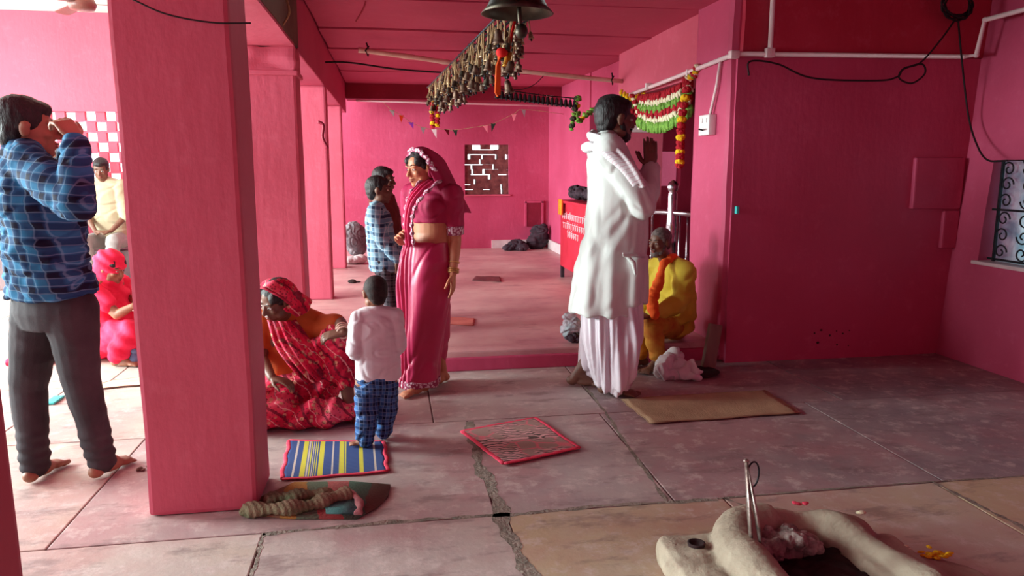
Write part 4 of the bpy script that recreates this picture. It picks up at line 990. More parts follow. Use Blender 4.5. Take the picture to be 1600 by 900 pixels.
# ---- 5, 6: two boys before the woman
def boy(org, dx, Y, label, shirt, pant, f, hy, seed, z0=.13, sc_=.70, hsx=.86, slim=1.0):
    """hy: pixel y of head centre, dx: pixel x of head centre"""
    o = V(org); fw = V(f).normalized(); sd = V((fw.y, -fw.x, 0)); s = sc_
    hd = P(dx, hy, Y); top = hd.z-.11*hsx
    nek = hd+V((0, 0, -.135*hsx))-fw*.02; H = nek.z-z0
    at = lambda k: V((nek.x*(k)+o.x*(1-k), nek.y*k+o.y*(1-k), z0+H*k))
    J = dict(pel=at(.61), wai=at(.70), che=at(.86), nek=nek, head=hd, pside=sd, sside=sd, face=f, wide=slim,
             elR=at(.77)+sd*.155+fw*.02, wrR=at(.60)+sd*.16+fw*.12, handR=((.1, 0, -1), (-.2, 1, 0), (1, 0, 0), .3, .06),
             elL=at(.77)-sd*.155+fw*.02, wrL=at(.60)-sd*.16+fw*.12, handL=((.1, 0, -1), (-.2, -1, 0), (1, 0, 0), .3, .06),
             knR=at(.33)+sd*.06+fw*.02, anR=at(.05)+sd*.06, knL=at(.33)-sd*.06+fw*.02, anL=at(.05)-sd*.06, ftR=(fw.x, fw.y), ftL=(fw.x, fw.y), hsz=1.05)
    J['anR'].z = J['anL'].z = z0+.06*s/.8
    t, J, L = person('person', label, o, J, s, hsx, SKIN_D, .006, 'thick')
    f2 = J['f2']; b = B(o)
    torso(b, [at(.50), at(.60), at(.70), at(.86), mid(at(.86), nek, .65), nek], [sd]*6, [fw]*6, [(.135*slim, .11), (.138*slim, .112), (.13*slim, .105), (.135, .10), (.13, .08), (.06, .055)])
    sh = J['sh']; b.chain([nek, sh[1]], [.05, .054]); b.chain([nek, sh[-1]], [.05, .054])
    sleeve(b, sh[1], J['elR'], J['wrR'], .058, .052, .04, .92); sleeve(b, sh[-1], J['elL'], J['wrL'], .058, .052, .04, .92)
    b.fuse('shirt', shirt, t, .006, 3, fold=folds(.004, (16, 16, 30), seed))
    b = B(o); b.loft([(nek+V((0, 0, -.015)), sd*.062, fw*.056), (nek+V((0, 0, .028)), sd*.05, fw*.05)], 20); b.fuse('collar', shirt, t, .005, 2)
    b = B(o); torso(b, [J['pel']-V((0, 0, .08)), J['pel'], at(.66)], [sd]*3, [fw]*3, [(.1, .09), (.125, .1), (.12, .095)])
    for k in 'RL':
        hip, kn, an = J['hip'+k], J['kn'+k], J['an'+k]; b.chain([hip, mid(hip, kn, .5), kn, mid(kn, an, .5), an], [.08, .07, .058, .052, .05])
    b.fuse('trousers', pant, t, .007, 3, fold=folds(.004, (18, 18, 36), seed+2))
boy((.0, 5.5, .13), 592, 5.5, 'boy in pale blue plaid shirt standing in front of the woman, facing her', SHIRT_E, PANT_E, (.95, -.1, 0), 297, 3)
boy((.10, 5.95, .13), 600, 5.95, 'boy in dark brown shirt half hidden behind the plaid shirt boy', BRSH, JEANS, (.9, -.35, -.05), 281, 6, slim=.95, sc_=.76)

# ---- 7: woman seated on the floor in red printed sari
def seated_woman():
    o = V((-.42, 4.05, 0)); s = .9; fw = V((.05, -1, 0)); sd = V((-1, -.05, 0)); ss = V((-.93, -.1, .22)).normalized()
    nek = P(455, 492, 4.1)
    J = dict(pel=V((-.52, 4.12, .12)), wai=P(447, 575, 4.14), che=P(450, 530, 4.12), nek=nek, head=P(432, 468, 4.0), pside=sd, sside=ss, wide=1.0,
             face=(-.62, -.62, -.42), hup=(-.15, -.4, 1), elL=P(532, 505, 3.98), wrL=P(537, 520, 3.82), handL=((-1, .1, -.15), (0, .45, -1), (0, 0, 1), .45, .08),
             elR=P(408, 560, 4.0), wrR=P(425, 590, 3.85), handR=((.8, -.3, -.2), (0, 0, -1), (0, -1, 0), .4, .08),
             knL=P(528, 524, 3.98), anL=P(546, 612, 3.93), knR=V((-.75, 3.82, .10)), anR=P(510, 618, 3.93), ftL=(.5, -.8), ftR=(.95, -.2))
    J['anL'].z = .07; J['anR'].z = .07
    t, J, L = person('person', 'woman in red printed sari seated on the floor beside the pillar, head covered and bowed', o, J, s, .95, SKIN_D, .0055, 'bun', breast=.9)
    f2 = J['f2']; b = B(o); sh = J['sh']; che = J['che']
    torso(b, [J['wai'], che, mid(che, nek, .6), nek], [ss]*4, [f2]*4, [(.145, .12), (.155, .12), (.15, .105), (.09, .08)])
    b.chain([nek, sh[-1]], [.08, .078]); b.chain([nek, sh[1]], [.08, .075]); b.chain([sh[-1], mid(sh[-1], J['elL'], .8)], [.076, .056]); b.cap(sh[1], mid(sh[1], J['elR'], .6), .07, .055)
    b.fuse('blouse', ORBL, t, .007, 3, fold=folds(.003, (22, 22, 22), 3))
    # sari over lap, raised knee and folded leg
    b = B(o); kL, aL, kR, aR, pel = J['knL'], J['anL'], J['knR'], J['anR'], J['pel']
    b.ball(pel+V((0, 0, .02)), (.22, .19, .14)); b.chain([pel+V((.05, 0, .04)), mid(pel, kL, .5)+V((0, 0, .02)), kL+V((0, 0, -.01))], [.14, .12, .08])
    b.chain([kL, mid(kL, aL, .45), mid(kL, aL, .62)], [.075, .07, .062])
    b.chain([pel+V((-.03, -.08, 0)), kR+V((0, 0, .0))], [.13, .10]); b.chain([kR, mid(kR, aR, .4), mid(kR, aR, .5)], [.10, .075, .06])
    b.loft([(mid(pel, kL, .35), V((.05, 0, .12)), V((0, .12, 0))), (mid(pel, kL, .7)-V((0, .02, .08)), V((.05, 0, .17)), V((0, .10, 0))), (kL+V((.0, 0, -.13)), V((.03, 0, .14)), V((0, .07, 0)))], 20)
    b.ball(V((-.45, 3.92, .07)), (.24, .14, .07)); b.ball(V((-.50, 3.86, .05)), (.28, .11, .05))
    def fo(p, q):
        x, z = p[:, 0], p[:, 2]; r = np.hypot(x-.18, z-.42)
        return .010*np.sin(np.arctan2(z-.45, x-.22)*22+2.2*sn(p, (7, 7, 7), 2))*np.clip(r*3, .2, 1)+.008*crease(p, (12, 12, 16), 5)
    b.fuse('sari_lap', PRINT, t, .007, 3, fold=fo)
    # pallu from head over the breast
    r_, f_, u_ = frame(V((-.62, -.62, -.42)), (-.15, -.4, 1)); hc = J['head']
    def vf(u, v, off=0):
        th = (u-.5)*2*math.radians(112); ph = math.radians(-24+min(v, .65)/.65*115); rad = .112+.01*v+off
        up = u_*math.cos(ph)-f_*math.sin(ph); p = hc+up*rad*math.cos(th)+r_*math.sin(th)*rad*.92
        if v > .65:
            k = (v-.65)/.35; p = p+V((.05*k, .04*k, -.05*k))+r_*math.sin(th)*.02*k
        return p+(p-hc).normalized()*.004*math.sin(u*30+v*4)
    sheet('veil', vf, 50, 44, PRINT, t, o, .004)
    b = B(o); b.tube([vf(i/40, 0, .003) for i in range(41)], .007, 8); b.obj('veil_border', mottled('maroon_border', srgb(150, 16, 50), srgb(176, 26, 60), 9), t)
    a = [P(418, 500, 3.98), P(430, 540, 3.92), P(455, 575, 3.9), P(480, 600, 3.9)]; c = [P(462, 500, 3.98), P(482, 528, 3.94), P(500, 560, 3.93), P(520, 585, 3.92)]
    sa, sb = spline(a, 30), spline(c, 30)
    sheet('pallu', lambda u, v: sa[min(int(u*29), 29)].lerp(sb[min(int(u*29), 29)], v)+V((0, -.03*math.sin(PI*v)-.008*math.sin(v*30), 0)), 30, 40, PRINT, t, o, .005)
    w0, w1 = J['wrL'], J['elL']; ax = (w1-w0).normalized(); bx = ax.cross(V((0, 0, 1))).normalized(); cx_ = ax.cross(bx)
    red = mottled('pale_bangle', srgb(214, 180, 160), srgb(236, 206, 190), 30, .3, .1)
    for k in (0.05, .25, .45):
        c_ = w0.lerp(w1, k); B(o).tube([c_+bx*.032*math.cos(q_)+cx_*.032*math.sin(q_) for q_ in [i*2*PI/18 for i in range(18)]], .0045, 6, True).obj('bangle', red, t)
seated_woman()

# ---- 8: man in yellow seated on the step by the wall corner
def yellow_man():
    o = V((1.98, 4.95, .0)); s = .95; fw = V((-.92, -.38, 0)).normalized(); sd = V((-.38, .92, 0)).normalized(); Y = 4.92
    nek = P(1046, 412, 4.9)
    J = dict(pel=V((1.98, 5.02, .24)), wai=P(1052, 495, 4.95), che=P(1050, 450, 4.93), nek=nek, head=P(1031, 378, 4.86), pside=sd, sside=sd, wide=1.0,
             face=(-.85, -.5, -.1), elL=P(1060, 475, 4.72), wrL=P(1015, 492, 4.6), handL=((-.9, -.2, -.1), (0, .3, -1), (0, .9, .4), .5, .08),
             elR=P(1025, 470, 5.1), wrR=P(1000, 490, 4.95), handR=((-.9, -.2, -.1), (0, -.3, -1), (0, -.9, .4), .5, .08),
             knL=P(1020, 508, 4.62), anL=P(1028, 560, 4.60), knR=P(998, 505, 4.85), anR=P(1000, 560, 4.72), ftL=(-.8, -.5), ftR=(-.9, -.2))
    J['anL'].z = .075; J['anR'].z = .075
    t, J, L = person('person', 'man in mustard yellow kurta and orange scarf sitting on the step by the wall corner', o, J, s, .84, SKIN_D, .006, 'short', 'short', hairmat=HAIRG)
    f2 = J['f2']; b = B(o); sh = J['sh']; che = J['che']
    torso(b, [J['pel']-V((0, 0, .05)), J['pel']+V((0, 0, .03)), J['wai'], che, mid(che, nek, .6), nek], [sd]*6, [f2]*6, [(.2, .16), (.195, .15), (.172, .135), (.175, .135), (.165, .11), (.09, .08)])
    b.chain([nek, sh[-1]], [.07, .074]); b.chain([nek, sh[1]], [.07, .074])
    sleeve(b, sh[-1], J['elL'], J['wrL'], .078, .062, .044, .92); sleeve(b, sh[1], J['elR'], J['wrR'], .078, .06, .044, .92)
    ew = np.array(J['elL']-o)
    b.fuse('kurta', YEL, t, .007, 3, fold=lambda p, q: .006*(1-2*np.abs(sn(p, (16, 16, 28), 8)))+.009*crease(p, (16, 16, 20), 4)+.004*np.exp(-(np.linalg.norm(p-ew, axis=1)/.15)**2)*np.sin(np.linalg.norm(p-ew, axis=1)*85))
    b = B(o)
    for k in 'LR':
        hip, kn, an = J['hip'+k], J['kn'+k], J['an'+k]; b.chain([hip, mid(hip, kn, .5), kn, mid(kn, an, .5), an+V((0, 0, .02))], [.1, .09, .074, .062, .052])
    b.fuse('trousers', mottled('ochre_orange_trousers', srgb(176, 90, 30), srgb(190, 150, 50), 7, .85, .2), t, .007, 3, fold=folds(.005, (16, 16, 34), 12))
    b = B(o)
    b.tube(spline([P(1030, 440, 4.72), P(1036, 414, 4.78), P(1050, 402, 4.86), P(1052, 404, 5.0), P(1036, 412, 5.05), P(1026, 440, 4.98)], 30), .028, 12, flat=.8)
    b.chain([P(1018, 470, 4.62), P(1022, 492, 4.58)], [.04, .035]); b.cap(P(1030, 440, 4.72), P(1018, 468, 4.64), .035, .04)
    b.fuse('scarf', ORANGE, t, .007, 2, fold=folds(.005, (40, 40, 40), 2))
yellow_man()

# ---- 9: woman in hot pink sari seated on the court floor at left
def rose_woman():
    o = V((-2.05, 5.62, 0)); s = .88; fw = V((.95, -.3, 0)).normalized(); sd = V((-.3, -.95, 0)).normalized(); Y = 5.6
    nek = P(168, 440, Y)
    J = dict(pel=V((-2.1, 5.62, .12)), wai=P(168, 505, Y), che=P(168, 472, Y), nek=nek, head=P(174, 418, 5.57), pside=sd, sside=sd, wide=.95,
             face=(.88, -.38, -.3), elR=P(183, 492, 5.38), wrR=P(208, 478, 5.36), handR=((.9, .1, .15), (0, .4, -.9), (0, .8, .5), .5, .08),
             elL=P(200, 470, 5.75), wrL=P(214, 462, 5.6), handL=((.9, -.1, .1), (0, -.4, -.9), (0, -.8, .5), .5, .08),
             knR=P(205, 520, 5.35), anR=P(185, 548, 5.3), knL=P(220, 500, 5.7), anL=P(222, 545, 5.55), ftR=(.9, -.2), ftL=(.9, -.1))
    J['anR'].z = .07; J['anL'].z = .07
    t, J, L = person('person', 'woman in hot pink sari and headscarf seated on the floor beyond the young man', o, J, s, .95, SKIN_M, .007, 'bun')
    b = B(o); sh = J['sh']; che = J['che']; f2 = J['f2']
    torso(b, [J['pel']-V((0, 0, .08)), J['pel'], J['wai'], che, mid(che, nek, .6), nek], [sd]*6, [f2]*6, [(.2, .2), (.2, .2), (.16, .15), (.16, .13), (.155, .11), (.08, .08)])
    b.cap(sh[1], mid(sh[1], J['elR'], .6), .072, .06); b.cap(sh[-1], mid(sh[-1], J['elL'], .8), .072, .055)
    b.chain([J['pel'], mid(J['pel'], J['knR'], .6), J['knR']], [.14, .12, .09]); b.chain([J['pel'], mid(J['pel'], J['knL'], .6), J['knL']], [.14, .11, .085])
    b.chain([J['knR'], J['anR']+V((0, 0, .03))], [.09, .075]); b.chain([J['knL'], J['anL']+V((0, 0, .03))], [.08, .07])
    b.fuse('sari', ROSE, t, .008, 3, fold=lambda p, q: .008*np.sin(p[:, 2]*60+p[:, 0]*40+2*sn(p, (8, 8, 8), 2))+.003*sn(p, (30, 30, 30), 4))
    # cloth spread behind her on the floor
    b = B(o); b.loft([(V((-2.2, 5.6, .1)), V((0, .16, 0)), V((0, 0, .09))), (V((-2.42, 5.55, .06)), V((0, .15, 0)), V((0, 0, .055))), (V((-2.62, 5.5, .03)), V((0, .13, 0)), V((0, 0, .028)))], 24)
    b.fuse('trailing_cloth', ROSE, t, .008, 3, fold=lambda p, q: .008*np.sin(p[:, 1]*60+p[:, 0]*20))
    r_, f_, u_ = frame(V((.88, -.38, -.3))); hc = J['head']
    b = B(o); rot = R3(r_, f_, u_)
    b.ball(hc-f_*.022+u_*.028, (.098, .112, .098), rot); b.ball(hc-f_*.05-u_*.06, (.085, .08, .09), rot); b.chain([hc-f_*.03-u_*.08, nek-V((0, 0, .02)), nek-V((0, 0, .07))+sd*.05], [.085, .10, .10])
    b.fuse('headscarf', ROSE, t, .007, 2, fold=lambda p, q: .006*np.sin(p[:, 2]*90+p[:, 0]*60+2*sn(p, (10, 10, 10), 3)))
rose_woman()

# ---- 10, 11: men seated on the far ledge
def bench_man(x, Y, label, shirt, pant, hx, hy, hair, cap=None):
    hd = P(hx, hy, Y); o = V((hd.x, Y+.1, 0)); s = .95; fw = V((.08, -1, 0)).normalized(); sd = V((-1, -.08, 0)).normalized()
    nek = hd+V((0, .05, -.14)); pel = V((hd.x, Y+.2, .56)); wai = pel.lerp(nek, .32); che = pel.lerp(nek, .68)
    J = dict(pel=pel, wai=wai, che=che, nek=nek, head=hd, pside=sd, sside=sd, wide=1.0, face=(.05, -1, -.35),
             elR=che+V((-.2, -.06, -.18)), wrR=pel+V((-.08, -.3, .10)), handR=((.8, -.4, 0), (0, 0, -1), (0, -1, 0), .4, .06),
             elL=che+V((.2, -.06, -.18)), wrL=pel+V((.08, -.3, .10)), handL=((-.8, -.4, 0), (0, 0, -1), (0, -1, 0), .4, .06),
             knR=pel+V((-.16, -.42, .0)), anR=V((hd.x-.05, Y-.38, .08)), knL=pel+V((.14, -.42, .0)), anL=V((hd.x+.12, Y-.36, .08)), ftR=(-.1, -1), ftL=(.1, -1))
    t, J, L = person('person', label, o, J, s, .98, SKIN_D, .009, hair)
    f2 = J['f2']; b = B(o); sh = J['sh']
    torso(b, [pel-V((0, 0, .02)), wai, che, mid(che, nek, .6), nek], [sd]*5, [f2]*5, [(.19, .15), (.175, .135), (.18, .13), (.17, .11), (.08, .07)])
    b.chain([nek, sh[1]], [.07, .072]); b.chain([nek, sh[-1]], [.07, .072])
    sleeve(b, sh[1], J['elR'], None, .078, .064, 0); sleeve(b, sh[-1], J['elL'], None, .078, .064, 0)
    b.fuse('shirt', shirt, t, .009, 3, fold=folds(.005, (14, 14, 24), 5))
    b = B(o)
    for k in 'LR':
        hip, kn, an = J['hip'+k], J['kn'+k], J['an'+k]; b.chain([hip, mid(hip, kn, .5), kn, mid(kn, an, .5), an+V((0, 0, .03))], [.1, .09, .078, .068, .062])
    b.fuse('trousers', pant, t, .009, 3, fold=folds(.005, (14, 14, 28), 15))
    if cap:
        b = B(o); b.lathe(hd+V((0, .01, .05)), [(.088, 0), (.088, .05), (.08, .068), (.02, .075)], 24); b.obj('cap', cap, t)
bench_man(0, 8.85, 'man in cream shirt and light grey trousers sitting on the far ledge', CREAMSH, LGTR, 158, 264, 'thick')
bench_man(0, 9.0, 'man in grey cap on the far ledge, half hidden behind the plaid shoulder', GREY, LGTR, 86, 246, 'short', GREY)

# ------------------------------------------------------------------ FURNITURE AND OBJECTS
# steel railing in the shrine opening
o0 = V((2.36, 5.75, .13))
t = empty('steel_railing', o0, 'polished steel railing with a domed post across the shrine opening', 'railing')
pc = V((P(1048, 400, 5.9).x, 5.9, .13))
B(o0).lathe(pc, [(.06, 0), (.06, .02), (.045, .03), (.045, .30), (.05, .31), (.05, .33), (.045, .34), (.045, .6)]+[(.045+.006*(i % 2), .6+i*.018) for i in range(8)]+[(.045, .78), (.045, .82), (.04, .84), (.04, 1.0), (.032, 1.02), (.045, 1.035), (.05, 1.06), (.042, 1.09), (.02, 1.11), (.004, 1.12)], 28).obj('post', STEEL, t)
B(o0).tube([V((pc.x-.5, 6.5, .98)), V((pc.x, 5.9, .98)), V((2.42, 5.62, .98))], .022, 12).obj('top_rail', STEEL, t)
B(o0).tube([V((pc.x-.5, 6.5, .25)), V((pc.x, 5.9, .25)), V((2.42, 5.62, .25))], .014, 12).obj('bottom_rail', STEEL, t)
for i, (x, y) in enumerate(((pc.x+.045, 5.84), (pc.x+.09, 5.78), (pc.x+.13, 5.72), (pc.x-.12, 6.04), (pc.x-.24, 6.19), (pc.x-.36, 6.33))):
    B(o0).tube([V((x, y, .25)), V((x, y, .98))], .010, 10).ball(V((x, y, .6)), (.016, .016, .02), seg=10).obj('baluster', STEEL, t)
# the white beyond the railing is sky through the added shrine opening
# donation counter
o0 = V((2.02, 7.4, .13))
t = empty('offering_cabinet', o0, 'red painted wooden offering cabinet standing past the tall man in white', 'cabinet')
REDW = mottled('red_painted_wood', srgb(176, 22, 44), srgb(196, 36, 60), 5, .55, .2)
B(o0).box((1.88, 6.75, .26), (2.3, 8.1, .97), .008).obj('body', REDW, t, False)
B(o0).box((1.85, 6.72, .97), (2.33, 8.13, 1.0), .006).obj('top', REDW, t, False)
for x, y in ((1.9, 6.78), (1.9, 8.07), (2.27, 6.78), (2.27, 8.07)): B(o0).box((x-.02, y-.02, .13), (x+.02, y+.02, .27), .003).obj('leg', DARKCL, t, False)
b = B(o0)
for ln, (z, y0, y1) in enumerate(((.80, 6.95, 8.0), (.70, 7.0, 7.95), (.61, 7.3, 7.75))):
    y = y1
    while y > y0:
        b.box((1.872, y-.06, z+.055), (1.881, y, z+.061)); st = random.choice((0, 1, 2))
        b.box((1.872, y-.03, z), (1.881, y-.023, z+.058))
        if st: b.tube([V((1.876, y-.03, z+.035)), V((1.876, y-.045, z+.045)), V((1.876, y-.055, z+.03)), V((1.876, y-.05, z+.012)), V((1.876, y-.04, z+.018))], .0035, 6)
        if st == 2: b.tube([V((1.876, y-.01, z+.05)), V((1.876, y-.015, z+.08)), V((1.876, y-.035, z+.075))], .003, 6)
        y -= .085
b.obj('lettering', mottled('white_sign_paint', srgb(230, 190, 200), srgb(240, 210, 216), 9), t, False)
def bundle(name, label, cat, c, balls, mat, seed=0, amp=.01, vox=.008):
    b = B(c)
    for d, r in balls: b.ball(V(c)+V(d), r)
    o = b.fuse(name, mat, None, vox, 2, fold=folds(amp, (30, 30, 30), seed), loc=c); return tag(o, label, cat)
bundle('folded_cloth', 'dark folded cloth lying on top of the red cabinet', 'cloth', (2.05, 7.75, 1.01), [((0, 0, .066), (.15, .24, .062)), ((.03, -.3, .066), (.13, .2, .055)), ((-.04, .1, .10), (.09, .13, .045))], DARKCL, 4)
t = empty('striped_cloth_strip', (1.84, 7.9, .97), 'orange and yellow striped cloth draped over the red cabinet edge', 'cloth')
for i, m in enumerate((ORANGE, YFLOW, RFLOW, YFLOW, ORANGE)):
    B(t.location).box((1.835, 7.86+i*.035, .84), (1.85, 7.892+i*.035, 1.01), .003).obj('stripe', m, t)
# bags at the rear wall
bundle('black_backpack', 'dark bulging backpack leaning in the rear corner under the niche', 'bag', (2.22, 10.95, .13), [((0, .08, .17), (.14, .10, .19)), ((.04, .05, .28), (.1, .08, .09)), ((-.1, .05, .1), (.09, .1, .1))], DARKCL, 2, .014)
bundle('dark_cloth_bundle', 'low dark cloth bundle beside the backpack at the rear wall', 'cloth', (1.86, 10.8, .13), [((0, .1, .07), (.14, .12, .075)), ((-.12, .06, .04), (.1, .1, .045)), ((.06, .02, .05), (.1, .1, .06))], DARKCL, 8, .014)
# far grey bundle by last pillar
c = P(552, 402, 9.9); c.z = .13
bundle('grey_bundle', 'rounded grey bundle on the hall floor beyond the last pillar', 'cloth', c, [((.02, 0, .32), (.17, .15, .2)), ((.05, 0, .17), (.12, .12, .1))], GREY, 6, .01)
bundle('white_cloth_pad', 'white cloth pad under the grey bundle', 'cloth', c+V((.03, -.24, 0)), [((0, 0, .05), (.16, .12, .05)), ((.08, .02, .06), (.08, .09, .05))], WHITECL, 7, .008)
# objects by the man in yellow
bundle('crumpled_white_cloth', 'crumpled white cloth at the feet of the seated man in yellow', 'cloth', (1.80, 4.42, .0), [((-.06, .0, .07), (.08, .07, .07)), ((.04, -.03, .06), (.08, .06, .06)), ((.0, .04, .11), (.06, .05, .06)), ((.09, -.06, .035), (.05, .05, .035))], WHITECL, 3, .02, .006)
bundle('thread_scrap', 'small white thread scrap on the dark tray', 'scrap', tuple(P(1066, 577, 4.44)), [((0, 0, .012), (.022, .02, .012)), ((.02, .0, .01), (.02, .016, .010))], WHITECL, 5, .004, .004)
t = empty('iron_tray', (2.0, 4.48, 0), 'flat dark round tray on the floor beside the white cloth', 'tray')
B((2.0, 4.48, 0)).lathe((2.0, 4.48, .002), [(.10, 0), (.12, .012), (.125, .02), (.115, .018), (.10, .008), (.01, .006)], 32).obj('dish', SOOT, t)
b = B((2.18, 4.6, 0)); rot = M.Rotation(math.radians(12), 3, 'Y')@M.Rotation(math.radians(-8), 3, 'X')
b.box((2.09, 4.6, .0), (2.18, 4.645, .30), .008, rot)
tag(b.obj('wooden_plank', WOOD, loc=(2.18, 4.6, 0), smooth=False), 'short weathered wooden plank leaning on the wall corner', 'plank').location = (2.175, 4.585, .005)
def plastic():
    k = NT('thin_clear_plastic', .2, .5); k.b.inputs['Transmission Weight'].default_value = .55
    k.color(k.ramp(k.noise(12, 3), (.4, srgb(190, 214, 220)), (.6, srgb(236, 226, 236)))); k.bump(k.noise(30, 5), 1, .02); return k.m
c = P(893, 530, 5.0); c.z = .13
t = empty('plastic_bag', c, 'clear and black plastic bag on the step behind the tall mans legs', 'bag')
b = B(c); b.ball(c+V((0, 0, .09)), (.07, .06, .085)); b.ball(c+V((-.02, 0, .15)), (.05, .045, .05)); b.fuse('bag_top', plastic(), t, .006, 1, fold=folds(.012, (45, 45, 45), 2))
b = B(c); b.ball(c+V((.02, -.03, .035)), (.07, .05, .035)); b.fuse('bag_base', DARKCL, t, .006, 1, fold=folds(.008, (45, 45, 45), 4))

# mats
def mat_mesh(name, corners, mat, label, cat='mat', th=.008, border=None, bw=.03, n=24, amp=.004, z=0.0, seed=0, bamp=.004):
    """woven mat from four ground corners (bilinear), slightly wavy, with optional stitched border part"""
    c = [V((x, y, z)) for x, y in corners]; org = (c[0]+c[2])/2
    t = empty(name, org, label, cat)
    def fn(u, v, lift=0):
        p = c[0].lerp(c[1], u).lerp(c[3].lerp(c[2], u), v)
        wv = amp*(1+math.sin(u*7+seed)*math.sin(v*5+seed*2))
        return p+V((.004*math.sin(v*17+seed), .004*math.sin(u*13+seed), th+wv+lift))
    o = sheet('weave', fn, n, n, mat, t, org, th)
    # uv for pattern
    me = o.data
    if border:
        b = B(org)
        for e in range(4):
            pts = [fn(*((i/20, 0), (1, i/20), (1-i/20, 1), (0, 1-i/20))[e], .001) for i in range(21)]
            b.tube(pts, [bw*.5+bamp*math.sin(i*2.3+e) for i in range(21)], 8, flat=.35)
        b.obj('border', border, t)
    return t
def striped():
    k = NT('blue_yellow_striped_weave', .9, .15); x, y, z = k.xyz()
    u = k.math('ADD', k.math('MULTIPLY', x, 1.0), k.math('MULTIPLY', y, .05)); u = k.math('ADD', k.math('MULTIPLY', u, 2.1), .5)
    r = k.n('ShaderNodeValToRGB'); r.color_ramp.interpolation = 'CONSTANT'
    bl, ye, wh = srgb(70, 92, 146), srgb(220, 214, 80), srgb(214, 204, 190)
    st = [(0, bl), (.10, wh), (.12, bl), (.17, ye), (.215, bl), (.225, wh), (.24, bl), (.25, ye), (.26, bl), (.27, wh), (.28, bl), (.29, ye), (.30, bl), (.31, ye), (.32, bl), (.335, ye), (.38, bl), (.46, wh), (.475, bl), (.53, ye), (.575, bl), (.585, ye), (.595, bl), (.72, ye), (.76, bl), (.86, wh), (.88, bl)]
    e = r.color_ramp.elements
    while len(e) < len(st): e.new(.5)
    for i, (p, c) in enumerate(st): e[i].position = p; e[i].color = c
    k.l(u, r.inputs[0]); k.color(r.outputs[0])
    k.bump(k.math('SINE', k.math('MULTIPLY', y, 700)), .5, .003); return k.m
PBOR = mottled('bright_pink_binding', srgb(226, 60, 90), srgb(240, 90, 116), 20, .9, .3)
mat_mesh('striped_mat', [(-.50, 3.17), (-.045, 3.19), (-.06, 3.56), (-.525, 3.65)], striped(), 'blue, yellow and white striped mat with pink border, under the childs feet', border=PBOR, th=.005, bw=.02, seed=1, amp=.001, bamp=.0012)
def floralmat():
    k = NT('grey_pink_floral_weave', .9, .15); v = k.n('ShaderNodeTexVoronoi'); v.feature = 'DISTANCE_TO_EDGE'; v.inputs['Scale'].default_value = 9; k.l(k.co, v.inputs['Vector'])
    w = k.n('ShaderNodeTexWave', wave_type='RINGS'); w.inputs['Scale'].default_value = 14; w.inputs['Distortion'].default_value = 9; w.inputs['Detail'].default_value = 2; k.l(k.co, w.inputs['Vector'])
    a = k.ramp(w.outputs['Color'], (.42, srgb(96, 80, 76)), (.5, srgb(216, 166, 166)))
    k.color(k.mix(k.ramp(k.noise(5, 4), (.48, (0,0,0,1)), (.56, (1,1,1,1))), a, k.ramp(v.outputs['Distance'], (.03, srgb(214, 120, 130)), (.07, srgb(164, 136, 128))))); k.bump(k.noise(120, 2), .4, .004); return k.m
mat_mesh('floral_mat', [(.335, 3.63), (.483, 3.18), (.867, 3.313), (.742, 3.772)], floralmat(), 'small pink bordered mat with dark scroll pattern lying askew mid floor', border=PBOR, bw=.026, seed=3, amp=.002, bamp=.002)
def jute():
    k = NT('beige_jute_weave', .95, .1); c = k.ramp(k.noise(4, 6, rough=.7), (.3, srgb(150, 120, 96)), (.7, srgb(186, 156, 124)))
    k.color(c); k.bump(k.noise(160, 2, (1, .3, 1)), .7, .004); return k.m
mat_mesh('jute_mat', [(1.335, 3.60), (2.215, 3.627), (2.23, 4.05), (1.31, 4.02)], jute(), 'plain beige jute mat on the floor before the man in white', th=.006, border=mottled('jute_edge', srgb(140, 110, 84), srgb(168, 136, 106), 20), bw=.012, seed=5, amp=.002, bamp=.001)
# crumpled multicoloured rug by the near pillar
def rugm():
    k = NT('multicolour_rug_weave', .95, .1); x, y, z = k.xyz()
    u = k.math('ADD', k.math('MULTIPLY', x, 2.0), k.math('MULTIPLY', k.noise(4, 3), .25))
    r = k.n('ShaderNodeValToRGB'); r.color_ramp.interpolation = 'CONSTANT'
    st = [(0, srgb(112, 104, 70)), (.18, srgb(140, 96, 76)), (.3, srgb(180, 126, 60)), (.44, srgb(96, 116, 96)), (.62, srgb(186, 96, 96)), (.8, srgb(84, 124, 106)), (.97, srgb(120, 96, 84))]
    e = r.color_ramp.elements
    while len(e) < len(st): e.new(.5)
    for i, (p, c) in enumerate(st): e[i].position = p; e[i].color = c
    k.l(k.math('ADD', u, .45), r.inputs[0]); k.color(k.mix(k.math('MULTIPLY', k.noise(60, 2), .5), r.outputs[0], srgb(110, 90, 76))); k.bump(k.noise(90, 2), .8, .006); return k.m
RUG = rugm()
org = V((-.32, 2.95, 0)); t = empty('crumpled_rug', org, 'crumpled multicoloured rug lying between the near pillar and the striped mat', 'rug')
poly = [(-.6, 2.86), (-.40, 2.79), (-.16, 2.75), (-.08, 2.84), (-.04, 2.93), (-.03, 3.04), (-.2, 3.10), (-.44, 3.13), (-.56, 3.0)]
bm = B(org); bm.prism(poly, .002, .01); bm.obj('flat_part', RUG, t)
KNIT = mottled('green_brown_knit', srgb(104, 116, 84), srgb(158, 130, 108), 9, .95, 1, .008, 110)
TEALR = mottled('teal_knit', srgb(64, 124, 122), srgb(96, 150, 146), 20, .95, .9, .006, 110)
b = B(org)
def roll(pts, r): b.tube(spline(pts, 24), [r*(1+.25*math.sin(i*.9)) for i in range(24)], 12, flat=.75)
roll([(-.60, 2.87, .02), (-.48, 2.83, .035), (-.36, 2.84, .03), (-.28, 2.88, .035), (-.2, 2.93, .03)], .034)
